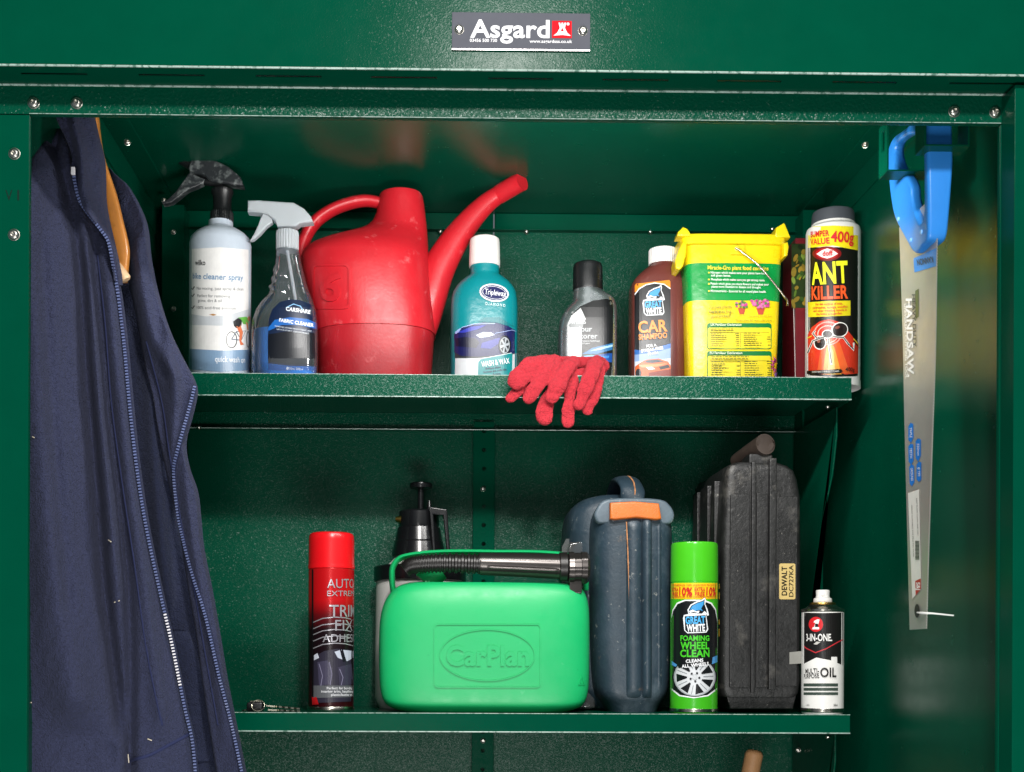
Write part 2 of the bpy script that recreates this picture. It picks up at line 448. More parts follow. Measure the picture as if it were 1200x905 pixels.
def soffit(b):
    y0, ys0, ys1, y1 = YF + 0.0031, -0.0245, -0.0188, -0.0006; z0, z1 = ZLT + 0.0002, ZLT + 0.0016
    xs = [(P(a, 92, -0.021).x, P(c, 92, -0.021).x) for a, c in SLOTS]; X0, X1 = WL - 0.15, WR + 0.15
    bm_box(b, (X0, y0, z0), (X1, ys0, z1)); bm_box(b, (X0, ys1, z0), (X1, y1, z1))
    e_ = [X0] + [v for q in xs for v in q] + [X1]
    for i in range(0, len(e_), 2): bm_box(b, (e_[i], ys0, z0), (e_[i + 1], ys1, z1))
cpart('vent_strip', PAINT, soffit)
cpart('vent_shade_fill', mat('vent_inside_shade', '#02291d', rough=0.5), lambda b: bm_box(b, (WL - 0.15, YF + 0.004, ZLT + 0.006), (WR + .15, 0.003, ZLT + 0.30)))  # added dark fill, coloured as the shade inside the hollow fascia

# bolts
def bolt_mesh(r, h, name):
    bm = bmesh.new(); seg = 20
    prof = [(r * 1.12, 0), (r * 1.12, h * .12), (r, h * .16), (r * .97, h * .5), (r * .75, h * .85), (r * .52, h), (r * .42, h), (r * .40, h * .45)]
    rings = [[(q * math.cos(2 * PI * i / seg), -z, q * math.sin(2 * PI * i / seg)) for i in range(seg)] for q, z in prof]
    bm_loft(bm, rings, True, True); bmesh.ops.recalc_face_normals(bm, faces=bm.faces)
    me = bpy.data.meshes.new(name); bm.to_mesh(me); bm.free(); me.materials.append(STEEL)
    me.polygons.foreach_set('use_smooth', [True] * len(me.polygons)); me.set_sharp_from_angle(angle=math.radians(40)); return me
BOLT = bolt_mesh(0.0052, 0.0034, 'bolt'); BOLT_S = bolt_mesh(0.0036, 0.004, 'bolt')
def bolt(px, py, Y, me=BOLT, parent=cab, rot=None):
    o = bpy.data.objects.new('bolt', me); COL.objects.link(o); o.parent = parent; o.location = P(px, py, Y)
    o.rotation_euler = rot or (0, random.uniform(0, 1), 0)
for q in ((39.5, 121), (90, 121), (1118, 131), (1166, 132)): bolt(*q, -0.0005, parent=lin_o)
for q in ((17, 180.5), (16.5, 275.5)): bolt(*q, 0.0, parent=lp)
for q in ((1185.5, 193), (1185.5, 285)): bolt(*q, 0.0, parent=rp)
SIDE_R = (0, 0, -PI / 2); SIDE_L = (0, 0, PI / 2)

# rails under the ceiling, uprights in the rear corners
def rails(b):
    zr = ZCEIL - 0.026
    bm_box(b, (WL + .03, YB - 0.005, zr), (XSEAM - 0.001, YB - 0.0012, ZCEIL - .0005), 0.0006)
    bm_box(b, (XSEAM + 0.002, YB - 0.005, zr), (WR - .03, YB - 0.0012, ZCEIL - .0005), 0.0006)
    bm_box(b, (WL + .03, YB - 0.014, zr - 0.002), (WR - .03, YB - 0.0012, zr - 0.0003), 0.0004)
cpart('back_rail', PAINT, rails)
for side, x in ((1, WL), (-1, WR)):
    def srail(b):
        xa, xb = sorted((x + side * 0.0002, x + side * 0.0026)); xc, xd = sorted((x + side * 0.0028, x + side * 0.036))
        bm_box(b, (xa, 0.01, ZCEIL - 0.04), (xb, YB - .016, ZCEIL - 0.0005), 0.0005)
        bm_box(b, (xc, 0.01, ZCEIL - 0.0025), (xd, YB - .016, ZCEIL - 0.0005), 0.0005)
    cpart('side_rail', PAINT_SMOOTH, srail)
YU = 0.655
for px0, px1, pyt in ((189.5, 215, 240), (941, 966, 246)):
    xa, xb = P(px0, 350, YU).x, P(px1, 350, YU).x; zt = P(px0, pyt, YU).z
    up = cpart('upright', PAINT, lambda b: (bm_box(b, (xa, YU, 0), (xb, YU + 0.002, zt), 0.0006),
        bm_box(b, ((xb - 0.002) if px0 < 500 else xa, YU + .0022, 0), (xb if px0 < 500 else xa + 0.002, YB - .006, zt), 0.0005)))
    for py in ((272, 362, 533) if px0 < 500 else (272,)): bolt((px0 + px1) / 2 + 1, py, YU, BOLT_S, up)
for q in ((149, 167, 0.30), (192, 235, 0.62)): bolt(q[0], q[1], 0.25 if q[0] < 160 else 0.60, BOLT_S, cab, (0, 0, .5))
bolt(1014, 170, 0.28, BOLT_S, cab, (0, 0, -.5))
for px in (516, 617, 762, 905): bolt(px, 271 if px < 900 else 268, YB - 0.010, BOLT_S, cab, (PI / 2, 0, 0))

# perforated strip down the middle of the back wall
sx0, sx1 = P(555, 600, YB).x, P(578, 600, YB).x
def strip(b):
    y = YB - 0.014; zc0 = P(566, 573, YB).z; pitch = 0.0285; r = 0.0032; xm = (sx0 + sx1) / 2
    z1 = ZU - 0.03; i = int((z1 - zc0) / pitch); zt = zc0 + (i + .5) * pitch
    while zt > 0.6:
        zb_ = zt - pitch; zc = (zt + zb_) / 2; sq, ci, ci2 = [], [], []
        for k in range(16):
            a = 2 * PI * k / 16; c, s_ = math.cos(a), math.sin(a); m_ = max(abs(c), abs(s_))
            sq.append((xm + c / m_ * (sx1 - sx0) / 2, y, zc + s_ / m_ * pitch / 2)); ci.append((xm + c * r, y, zc + s_ * r)); ci2.append((xm + c * r, y + 0.0025, zc + s_ * r))
        bm_loft(b, [sq, ci, ci2], False, False); zt = zb_
    bmesh.ops.remove_doubles(b, verts=b.verts, dist=1e-5)
    for xa, xb in ((sx0 - .0016, sx0), (sx1, sx1 + .0016)): bm_box(b, (xa, y - .0004, 0.6), (xb, YB - .0012, z1), .0004)
pst = cpart('perforated_strip', PAINT, strip)
bolt(566, 573, YB - 0.014, BOLT_S, pst); bolt(566, 868, YB - 0.014, BOLT_S, pst)

# shelves: a folded tray with front, rear and side lips, and gusset plates beneath
def shelf(zt, z0, m):
    def f(b):
        bm_box(b, (XSL, YS + 0.0012, zt - 0.0016), (XSR, YB - 0.004, zt), 0.0)
        bm_box(b, (XSL, YS, z0), (XSR, YS + 0.0018, zt + 0.0002), 0.0007)
        bm_box(b, (XSL, YS + .002, z0), (XSR, YS + 0.012, z0 + 0.0016), 0.0004)
        bm_box(b, (XSL, YB - 0.0058, z0), (XSR, YB - 0.0042, zt - 0.0017), 0.0004)
        bm_box(b, (XSL, YB - 0.020, z0), (XSR, YB - 0.006, z0 + .0014), 0.0004)
        for xa in (XSL, XSR - 0.0016): bm_box(b, (xa, YS + 0.0125, z0), (xa + 0.0016, YB - 0.021, zt - 0.0017), 0.0004)
    sh = cpart('shelf', m, f)
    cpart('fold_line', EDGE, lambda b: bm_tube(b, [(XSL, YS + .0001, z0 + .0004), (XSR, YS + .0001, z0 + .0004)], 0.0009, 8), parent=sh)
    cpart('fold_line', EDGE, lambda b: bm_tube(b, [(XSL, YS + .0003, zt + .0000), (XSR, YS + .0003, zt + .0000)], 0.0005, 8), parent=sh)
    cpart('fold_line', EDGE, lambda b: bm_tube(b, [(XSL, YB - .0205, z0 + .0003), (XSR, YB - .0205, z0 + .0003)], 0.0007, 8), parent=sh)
    return sh
sh_u = shelf(ZU, ZU0, PAINT_COARSE); sh_l = shelf(ZL, ZL0, PAINT)
sh_u['label'] = 'upper shelf with hammered green paint on its front lip'; sh_l['label'] = 'lower shelf with smoother green front lip'
def gusset(X, zt, sc):
    ys = [(.487, 0), (.487, -.04), (.505, -.09), (.551, -.15), (.594, -.25), (.61, -.40), (.69, -.40), (.69, 0)]
    def f(b): bm_prism(b, [(y, zt + z * sc) for y, z in ys], X - 0.001, X + 0.001, 'X', 0.0)
    return f
for zt in (ZU0 - .001, ZL0 - .001):
    for X in (XSR - 0.006, XSL + 0.012):
        gs = cpart('gusset', PAINT, gusset(X, zt, 1.0))
        if X > 0: cpart('fold_line', PAINT_COARSE, lambda b: bm_tube(b, spline([(X - .0005, y - .0002, zt + z) for y, z in ((.487, -.001), (.487, -.04), (.505, -.09), (.551, -.15), (.594, -.25), (.61, -.40))], 1), .0007, 8), parent=gs)
for q in ((970, 476, .50), (233, 500, .60), (970, 863, .5)): bolt(q[0], q[1], q[2], BOLT_S, cab, (PI / 2, 0, 0))
bolt(935, 879, .64, BOLT_S, cab, (0, 0, -.4))

# stamped marks on the posts
NUL = Thing('x', 'x', 'x', 600, 0, 1.0, 450); bpy.data.objects.remove(NUL.root)
class Plane(Thing):
    """prints laid on a plane y = Y in world space, parented to a cabinet part"""
    def __init__(s, Y, root): s.Y = Y; s.M = Matrix(); s.Mi = Matrix(); s.flat(Y); s.root = root
pl = Plane(0.0, lp); pl.art('stamped_mark', [t('#05261c', 'V', 10.5, 229, 12, 8), t('#05261c', 'I', 21.5, 229, 12, 2.2)])
pl = Plane(0.0, rp); pl.art('stamped_mark', [t('#05261c', 'V', 1182, 234, 12, 7)])

# name plate
PLATE = mat('name_plate', '#54565f', rough=0.5, var=0.06, spec=.1)
pA, pB = P(529.5, 59, YF), P(691.5, 17, YF)
npl = cpart('name_plate', [PLATE, mat('plate_rim', '#c9c2c4', rough=.3, metal=.5)], lambda b: (
    bm_box(b, (pA.x, YF - 0.0016, pA.z), (pB.x, YF - 0.0001, pB.z), 0.0003),
    bm_box(b, (pA.x, YF - 0.0022, pA.z - .0006), (pB.x, YF - .0017, pA.z + .0009), 0.0002, 1)))
npl['label'] = 'grey maker plate riveted to the fascia'
pl = Plane(YF - 0.0017, npl)
W_ = mat('plate_white', '#f4f4f6', rough=.6, spec=.05); R_ = mat('plate_red', '#e01b26', rough=.6, spec=.05)
pl.art('lettering', [
    t(W_, 'Asgard', 597.5, 34, 20, 93, -.4, .035), t(W_, '03456 500 730', 566.5, 47.5, 3.6, 32, -.4, .03), t(W_, 'www.asgardsss.co.uk', 645.5, 48.6, 3.6, 50, -.4, .03),
    p(R_, [(647, 24.6), (670, 24.9), (670, 45), (646.8, 44.7)]),
    p(W_, [(648.5, 42), (653, 38.5), (656, 33), (654.5, 26.8), (656.6, 26.8), (656.6, 28.4), (658, 28.4), (658, 26.8), (660, 26.8), (660, 28.4), (661.4, 28.4), (661.4, 26.8), (663.4, 26.8), (662, 33), (664.6, 38.5), (669, 42.4), (659, 41.2)]),
    e(W_, 665.6, 28.4, 1.7, 1.7), p(R_, [(658.8, 32.5), (657, 37), (660.8, 37)])], base=0.0001)
RIV = bolt_mesh(0.0042, 0.003, 'rivet')
for px, py in ((538, 35), (683, 36.5)):
    o = bpy.data.objects.new('rivet', RIV); COL.objects.link(o); o.parent = npl; o.location = P(px, py, YF - .0016)

# hooks on the right wall that carry the saw
def hook(name, y0, x0, x1, pyb, pyl, slot):
    """a folded strap: plate at x1, floor, and an upright lip at x0"""
    zb = P(1090, pyb, y0).z; zl = P(1060, pyl, y0).z; th = .0018; y1 = y0 + .026
    def f(b):
        bm_box(b, (x0, y0, zb), (x1, y1, zb + th), .0004)
        bm_box(b, (x1 - th, y0, zb + th), (x1, y1, zl + .03), .0004)
        bm_box(b, (x1 + .0002, y0, zl + .028), (WR - .001, y1, zl + .03), .0004)
        if not slot: bm_box(b, (x0, y0, zb + th), (x0 + th, y1, zl), .0004)
        else:
            ym = (y0 + y1) / 2; zs0, zs1 = zb + .026, zl - .008; w = .005
            bm_box(b, (x0, y0, zb + th), (x0 + th, y1, zs0)); bm_box(b, (x0, y0, zs1), (x0 + th, y1, zl))
            bm_box(b, (x0, y0, zs0), (x0 + th, ym - w, zs1)); bm_box(b, (x0, ym + w, zs0), (x0 + th, y1, zs1))
    return cpart('hook', PAINT_SMOOTH, f)
XSAW = 0.517
hook('hook', .040, XSAW - .022, XSAW + .024, 171, 132, False)
hook('hook', .125, XSAW - .030, XSAW + .024, 201, 140, True)

# ================================================================ upper shelf
UP = 350
BLACKP = mat('black_plastic', '#17181a', rough=0.33, bump=[(500, .0001)], roughvar=.08, dirt=('#6d6f6e', .62, 40, .12, .25))
WHITEP = mat('white_plastic', '#e9e6e2', rough=0.42, var=.04, sss=.15)
CHROME = mat('tin_metal', '#b9b6ac', rough=0.25, metal=1, var=.1)

def ribs(th, name, m, cx, r, py0, py1, n=36, depth=.0008, parent=None):
    """ribbed cap"""
    def f(b):
        x = th.x(cx); R = th.k * r; z0, z1 = th.z(py1), th.z(py0); seg = n * 4
        rings = []
        for z, s_ in ((z0, .97), (z0 + (z1 - z0) * .06, 1), (z0 + (z1 - z0) * .9, 1), (z1, .95)):
            rings.append([(x + (R * s_ - (depth if (k % 4) < 2 else 0)) * math.cos(2 * PI * k / seg),
                           (R * s_ - (depth if (k % 4) < 2 else 0)) * math.sin(2 * PI * k / seg), z) for k in range(seg)])
        bm_loft(b, rings)
    return part(th, name, m, f, 30, parent)
def pix(th, pts): return [(th.pt(x, y).x, th.pt(x, y).z) for x, y in pts]

# ---- bike cleaner spray
th = Thing('spray_bottle', 'translucent white bike cleaner spray bottle with black trigger head', 'spray bottle', 258, .515, ZU, UP, fr=0.014)
FROST = mat('frosted_plastic', '#c6d0dc', rough=.34, var=.05, sss=.3, spec=.45)
bt = th.body('bottle', [('base', 223, 293, 0, 2), (447, 222, 294, 0, 2), (300, 222, 294, 0, 2), (284, 222, 294, 0, 2), (277, 223.5, 292.5, 0, 2), (271, 229, 287, 0, 2),
    (266, 237, 279, 0, 2), (263.5, 243, 273.5, 0, 2), (262, 244, 272.5, 0, 2), (256, 244, 272.5, 0, 2)], FROST)
ribs(th, 'collar', BLACKP, 259.5, 13.6, 245, 257, 30, parent=None)
part(th, 'neck', BLACKP, lambda b: bm_lathe(b, [(th.k * 12.6, th.z(246)), (th.k * 10.5, th.z(240)), (th.k * 10.8, th.z(228)), (th.k * 13, th.z(222)), (th.k * 13, th.z(219))], 32, th.x(260)))
GREYB = mat('scuffed_black', '#2b2e31', rough=.36, bump=[(300, .0004)], dirt=('#7f8584', .50, 70, .10, .6), roughvar=.1)
hd = part(th, 'trigger_head', GREYB, lambda b: bm_prism(b, pix(th, [(226.5, 184), (249, 188.5), (269, 198), (283, 210), (287, 221), (268, 218.5), (249, 216.5), (241, 208.5), (223.5, 205), (222, 199)]), -.0105, .0105, 'Y', .0035), 50)
part(th, 'nozzle', BLACKP, lambda b: (bm_tube(b, [th.pt(226, 195), th.pt(212, 187.5)], [.0072, .0062], 20), [bm_tube(b, [th.pt(224, 195) + Vector((0, .0066 * math.cos(a), 0)) + Vector((.3, 0, -.5)).normalized() * .0066 * math.sin(a),
    th.pt(213, 189) + Vector((0, .0062 * math.cos(a), 0)) + Vector((.3, 0, -.5)).normalized() * .0062 * math.sin(a)], .0013, 6) for a in [i * PI / 5 for i in range(10)]]), 40)
part(th, 'trigger', GREYB, lambda b: bm_prism(b, pix(th, [(223, 204), (232, 208), (241, 212), (239, 217), (231, 221), (222, 224), (212, 232), (202, 239.5), (192, 241.5), (190.5, 239), (199, 234), (207, 226), (214, 216)]), -.007, .007, 'Y', .0022), 50)
part(th, 'piston', BLACKP, lambda b: bm_tube(b, [th.pt(236, 212), th.pt(262, 216)], .0055, 14))
B1, B2, BK = '#6d92b4', '#7f9cba', '#22252a'
lab = th.art('label', [
    p('#eceae8', [(222.5, 292), (258, 290), (293.7, 293), (293.7, 410), (258, 411), (222.5, 409)]),
    p('#c9cdd2', [(222.5, 368), (240, 371), (265, 370), (293.7, 362), (293.7, 376), (262, 382), (222.5, 381)]),
    p(B2, [(222.5, 409), (258, 411), (293.7, 410), (293.7, 434), (258, 436), (222.5, 433)])], step=3, base=.0003)
th.art('lettering', [
    t(BK, 'wilko', 232, 308, 6, 16, 0, .03), t(B1, 'bike cleaner spray', 253.5, 324.5, 6.5, 70, -2, .03),
    t('#55585c', 'No mixing, just spray & clean', 258, 338.5, 3.4, 62, -1), t('#55585c', 'Perfect for removing', 249, 347, 3.4, 42, -1), t('#55585c', 'grime, dirt & oil', 244.5, 352.5, 3.4, 31, -1), t('#55585c', '100% acid-free solution', 252, 361, 3.4, 50, -1),
    st(BK, [(224.5, 338), (225.6, 339.6), (228, 336)], 1), st(BK, [(224.5, 346.5), (225.6, 348), (228, 344.6)], 1), st(BK, [(224.5, 360.5), (225.6, 362), (228, 358.6)], 1),
    t('#e8ecf2', 'quick wash on', 272, 421.5, 6.5, 40, -2, .02),
    p('#b98a52', [(245, 369), (250, 368), (254, 369.3), (250, 370.4)]),
    ring('#26282c', ell(271.5, 398.5, 6.6, 10), ell(271.5, 398.5, 5.6, 8.8)), ring('#26282c', ell(291, 398, 2.4, 9.6), ell(291, 398, 1.7, 8.6)),
    st('#4d5c70', [(271.5, 398), (277, 389), (288, 388), (283, 399), (277, 389)], 1.0), st('#4d5c70', [(283, 399), (271.5, 398)], 1.0),
    p('#d9774f', [(277, 383), (282, 381), (285, 390), (283, 400), (286, 404), (282, 405), (280.5, 399), (281, 391)]),
    p('#27282c', [(273.5, 377), (279, 373), (284, 375), (283, 382), (277, 385), (274, 382)]), p('#67b34b', [(279, 372.5), (289, 371.5), (292, 375), (291, 381), (285, 380), (283, 375)]),
    p('#d9906c', [(288, 377), (291, 380), (291.5, 387), (290, 387)]), e('#d9906c', 292, 374, 1.6, 3)], parent=lab, arc=(258, 36), base=.0005)

# ---- fabric cleaner, clear bottle with blue liquid
th = Thing('clear_spray_bottle', 'clear spray bottle half full of blue fabric cleaner', 'spray bottle', 333, .495, ZU, UP, fr=0.012)
CLEAR = clear_plastic('clear_bottle', (.93, .95, .97), .06, .05, .05)
FC = [('base', 298, 370, .024, 2.4), (446, 295.5, 372.5, .027, 2.6), (420, 295, 373, .028, 2.6), (392, 294.8, 372.8, .028, 2.6), (375, 296, 372, .0275, 2.5), (362, 300, 370.5, .027, 2.4),
      (352, 306, 367.5, .025, 2.3), (345, 313, 365, .024, 2.2), (339, 316, 362.5, .022, 2.2), (334, 314.5, 361, .022, 2.2), (330, 318, 359.5, .021, 2.1), (325, 316.8, 358, .020, 2.1), (320, 320, 357, .019, 2.1),
      (315, 318.8, 355.5, .018, 2), (309, 321.5, 354, .0175, 2), (299, 322.8, 352, .017, 2), (290, 323.5, 350, .016, 2)]
bt = th.body('bottle', FC, CLEAR, caps=(True, False))
LIQ = mat('blue_liquid', '#1a86dc', rough=.08, spec=.5, sss=.2, var=.03)
th.body('liquid', [(q[0], q[1] + 2.0, q[2] - 2.0, q[3] - .0016, q[4]) for q in FC[1:3]] + [(386, 297.5, 370.5, .0262, 2.6)], LIQ, use=False)
FROSTC = mat('frosted_clear', '#dfe5ea', rough=.22, trans=.45, spec=.5, sss=.1, ior=1.3)
ribs(th, 'collar', FROSTC, 336.5, 13.3, 268, 291, 26)
part(th, 'trigger_head', FROSTC, lambda b: bm_prism(b, pix(th, [(291.5, 237.5), (303, 237.3), (345, 240), (357, 247), (365, 256), (367.8, 262.5), (352, 264.5), (348, 268), (326, 268), (323, 261), (314, 254), (306, 252), (291, 250.5)]), -.010, .010, 'Y', .003), 50)
part(th, 'trigger', FROSTC, lambda b: bm_prism(b, pix(th, [(309, 252), (318, 255), (320, 262), (313, 267), (305, 276), (298, 282), (293.5, 283), (298, 276), (303, 265), (306, 257)]), -.006, .006, 'Y', .002), 50)
part(th, 'dip_tube', FROSTC, lambda b: bm_tube(b, [th.pt(336, 290), th.pt(341, 320), th.pt(346, 350), th.pt(345, 384)], .0022, 10))
N1, N2 = '#10213f', '#1c64b4'
lab = th.art('label', [
    p(N1, [(314.5, 436), (314, 400), (315, 375), (319, 363), (328, 354), (340, 351), (352, 352), (364, 357), (370, 367), (371.6, 380), (371.6, 437), (350, 438)]),
    p(N2, [(314.5, 384), (322, 375), (340, 372), (360, 374), (371.5, 379), (371.5, 386), (350, 381), (330, 381), (314.5, 388)]),
    p('#0b101a', [(314.3, 392), (340, 388), (371.6, 391), (371.6, 428), (340, 427), (314.3, 424)]),
    p(N2, [(314.3, 426), (340, 429), (371.6, 430), (371.6, 437), (340, 438), (314.5, 436)]),
    st('#8fc4ee', [(335, 361), (344, 356.5), (352, 359), (357, 366)], 1.0)], step=3)
th.art('lettering', [t('#f2f5fa', 'CARSHARE', 349.5, 364, 4.2, 29, -8, .05), t('#f2f5fa', 'FABRIC CLEANER', 347.5, 378.3, 3.8, 41, -9, .05),
    t('#d8e0ec', 'REMOVES STAINS FROM FABRIC AND', 344, 385.5, 1.6, 44, -8), t('#d8e0ec', 'UPHOLSTERY. DEODORISES', 343, 388.5, 1.6, 38, -8), t('#e8eef6', '500ml 588ml', 346, 432.5, 2.8, 18, -3), e('#e8eef6', 337, 431.8, 1.5, 1.8)], parent=lab, base=.0007)

# ---- watering can
th = Thing('watering_can', 'red plastic watering can with curved spout and number 6', 'watering can', 440, .575, ZU, UP, fr=0.03)
REDP = mat('red_plastic', '#c31f2a', rough=.36, bump=[(260, .00012)], var=.06, varscale=25, dirt=[('#e8777a', .60, 38, .10, .45), ('#f0a8a4', .71, 85, .04, .6), ('#8e1620', .60, 8, .25, .35)], roughvar=.08, sss=.06)
WC = [('base', 376, 502, .060, 2.5), (449, 373, 505, .064, 2.5), (420, 371.5, 507, .068, 2.5), (388, 370, 509, .072, 2.5)]
REDB = mat('red_plastic_base', '#ab1c26', rough=.36, bump=[(260, .00012)], var=.08, varscale=25, dirt=[('#d96a6c', .61, 38, .10, .4), ('#6e0f16', .58, 10, .2, .4)], roughvar=.08, sss=.06)
th.body('base_section', WC, REDB, use=False)
WB = [(388.5, 369, 510.5, .074, 2.5), (384, 368, 510, .074, 2.5), (350, 361, 507, .076, 2.5), (320, 355, 504, .077, 2.5), (302, 352.5, 502.5, .075, 2.5), (292, 355, 502, .070, 2.4), (284, 363, 501.5, .062, 2.3), (277, 378, 501.2, .054, 2.2), (271, 397, 501, .047, 2.1),
      (266, 414, 500.5, .041, 2.05), (260, 427, 500, .037, 2), (252, 436, 499.3, .034, 2), (242, 440.5, 498, .032, 2), (230, 442.5, 496.5, .031, 2), (222, 443.5, 495, .030, 2), (219, 445, 493.5, .029, 2), (219.4, 448, 490, .0265, 2), (235, 449, 490, .026, 2)]
bd = th.body('body', WB, REDP, steps=0)
sp = spline([(484, 412, 14), (493, 387, 18.5), (502, 352, 20.5), (512, 320, 19.6), (527, 291, 17.4), (547, 263, 14.3), (569, 239.5, 11.6), (588, 226, 9.9)], 6)
part(th, 'spout', REDP, lambda b: bm_tube(b, [th.pt(x, y) for x, y, r in sp], [r * th.k for *_, r in sp], 28, True), 60)
def rose(b):
    q = [(583, 229, 0), (585, 228, -.001), (606, 215.5, -.020), (612, 212.5, -.026), (611.6, 212.7, -.0255), (602, 218, -.016)]; r = [10.2, 11, 11, 10.8, 8.8, 8.2]
    bm_tube(b, [th.pt(*a) for a in q], [v * th.k for v in r], 28, True)
part(th, 'spout_tip', REDP, rose, 45)
hp = spline([(446, 238), (428, 235.5), (408, 239), (388, 247), (370, 260), (358, 278), (353, 300), (356, 318)], 6)
part(th, 'handle', REDP, lambda b: bm_tube(b, [th.pt(*q) for q in hp], [th.k * (6.5 + 1.5 * (i / len(hp))) for i in range(len(hp))], 18, True, 0, (1, 1.5)), 60)
th.art('embossed_panel', [ring(REDP, rrect(365, 309.5, 411, 362.5, 7), rrect(367.6, 312.1, 408.4, 359.9, 5.5))], emboss=.0018, base=0)
th.art('embossed_number', [t(REDP, '6', 388.5, 336.5, 33, 24, -18, .03)], emboss=.0028, base=0)

# ---- wash and wax bottle
th = Thing('wash_and_wax_bottle', 'teal wash and wax bottle with white cap and blue car picture', 'bottle', 567, .555, ZU, UP, fr=0.02)
TEAL = mat('teal_plastic', '#0a7f86', rough=.30, bump=[(130, .0004)], var=.04)
th.body('bottle', [('base', 531, 604, .024, 2.5), (449, 528.5, 606, .028, 2.5), (400, 528, 606.5, .030, 2.5), (356, 528.3, 606.5, .030, 2.5), (346, 529, 605.8, .0295, 2.4), (338, 531, 604.5, .028, 2.3), (331, 535, 601, .026, 2.2), (325.5, 540, 596.5, .0235, 2.1), (321, 545.5, 591, .021, 2), (318, 550, 586, .0195, 2), (316, 551, 584.8, .0193, 2), (306, 551, 584.8, .0193, 2)], TEAL)
part(th, 'cap', WHITEP, lambda b: bm_lathe(b, [(th.k * 18.2, th.z(308)), (th.k * 18.3, th.z(305)), (th.k * 17.6, th.z(279)), (th.k * 16.9, th.z(275.5)), (th.k * 15, th.z(274))], 40, th.x(567.7)))
NV = '#161a52'
lab = th.art('label', [
    p('#cfd2d6', [(533, 440), (533.5, 419), (560, 418), (605.5, 414), (605.5, 450), (533, 452)]),
    p('#2b2f36', [(533, 420), (533, 409), (560, 412), (605.8, 406), (605.8, 415), (560, 420)]),
    p(NV, [(532, 392), (537, 386.5), (550, 380.5), (566, 378), (582, 378.5), (596, 382.5), (606, 388.5), (606, 413), (596, 416), (575, 417), (560, 418), (540, 417), (532.5, 413)]),
    p('#0c0e2b', [(533, 397), (545, 395), (558, 397), (562, 402), (558, 408), (534, 406)]),
    p('#2c35a0', [(536, 390), (552, 383), (570, 381), (560, 386), (545, 390)]), p('#252c8c', [(565, 402), (585, 396), (590, 399), (575, 409), (563, 408)]),
    p('#c9d4ea', [(558, 393), (566, 389.5), (576, 390), (580, 392.5), (572, 395), (562, 396)]), p('#e6ecf8', [(571, 390.5), (576, 390), (577, 393.5), (572, 394.5)]),
    p('#8ea6d8', [(533, 389.5), (537, 386), (541, 384.5), (538, 389), (534, 392)]), st('#9fb4e2', [(541, 384), (556, 379.8), (580, 379.5)], .8), st('#8fa2d0', [(580, 391), (600, 387), (605, 389)], .7),
    p('#0e6f77', [(560, 377), (567, 372.5), (585, 372), (603, 383), (596, 382), (582, 378)]),
    e('#10131a', 591.5, 405, 7.4, 11.6), e('#aab0b6', 591.5, 405, 5.8, 9.6)] +
    [p('#23262c', [(591.5 + 1.4 * math.cos(a), 405 + 2.4 * math.sin(a)), (591.5 + 5.2 * math.cos(a - .32), 405 + 8.6 * math.sin(a - .32)), (591.5 + 5.2 * math.cos(a + .32), 405 + 8.6 * math.sin(a + .32))]) for a in [i * 2 * PI / 6 + .3 for i in range(6)]] +
    [p('#12868a', [(559, 452), (560, 425), (563, 421), (599.5, 414), (600.5, 416), (600, 432), (598, 452)]), st('#d9e6e6', [(559.5, 440), (560, 425), (563, 421), (599.5, 414)], .8),
     e('#d2d4da', 579, 343.6, 17.4, 10.6, -9), e(NV, 579, 343.6, 15.2, 8.6, -9), ring('#dfe1e8', ell(579, 343.6, 13.9, 7.5, -9), ell(579, 343.6, 13.3, 7.0, -9))], step=3)
th.art('lettering', [t('#f4f6fa', 'Triplewax', 580.5, 343.6, 6.4, 25, -7, .006), t('#e6f3f2', 'D I A M O N D', 580.5, 357.6, 3.2, 23, -6),
    t('#f2f8f8', 'WASH & WAX', 580.5, 425.5, 6.2, 33, 8, .03), t('#0d2a4a', 'Brilliant Shine', 578, 431.5, 2.2, 18, 7, .03), t('#0d2a4a', 'Removes dirt, traffic film', 580, 435, 2.2, 27, 7, .03), t('#0d2a4a', '& grime', 582, 438.6, 2.2, 9, 7, .03)], parent=lab, base=.0025)

# ---- colour restorer bottle
th = Thing('colour_restorer_bottle', 'silver bottle with black cap and worn dark label behind the gloves', 'bottle', 688, .55, ZU, UP, fr=0.02)
SILV = mat('silver_plastic', '#a8acb0', rough=.28, metal=.85, var=.06, roughvar=.06)
th.body('bottle', [('base', 657, 720, .020, 3), (449, 654.5, 722.5, .023, 3), (395, 654, 722.8, .024, 3), (382, 654.5, 722.8, .024, 3), (373, 656, 722.7, .024, 2.9), (366, 658.5, 722.6, .0238, 2.8), (360, 662, 722.4, .0235, 2.7), (355, 666, 722, .023, 2.6), (351, 670, 721, .0225, 2.5),
    (347, 671.3, 719.5, .0222, 2.5), (343.5, 671.5, 716.5, .0217, 2.4), (340.5, 671.6, 712, .021, 2.2), (338, 671.8, 707, .0203, 2), (335, 672, 705.2, .0196, 2)], SILV)
part(th, 'cap', BLACKP, lambda b: bm_lathe(b, [(th.k * 17.4, th.z(336)), (th.k * 17.6, th.z(333)), (th.k * 17.2, th.z(309)), (th.k * 16, th.z(305)), (th.k * 13, th.z(303.4)), (th.k * 10, th.z(303))], 40, th.x(688.7)))
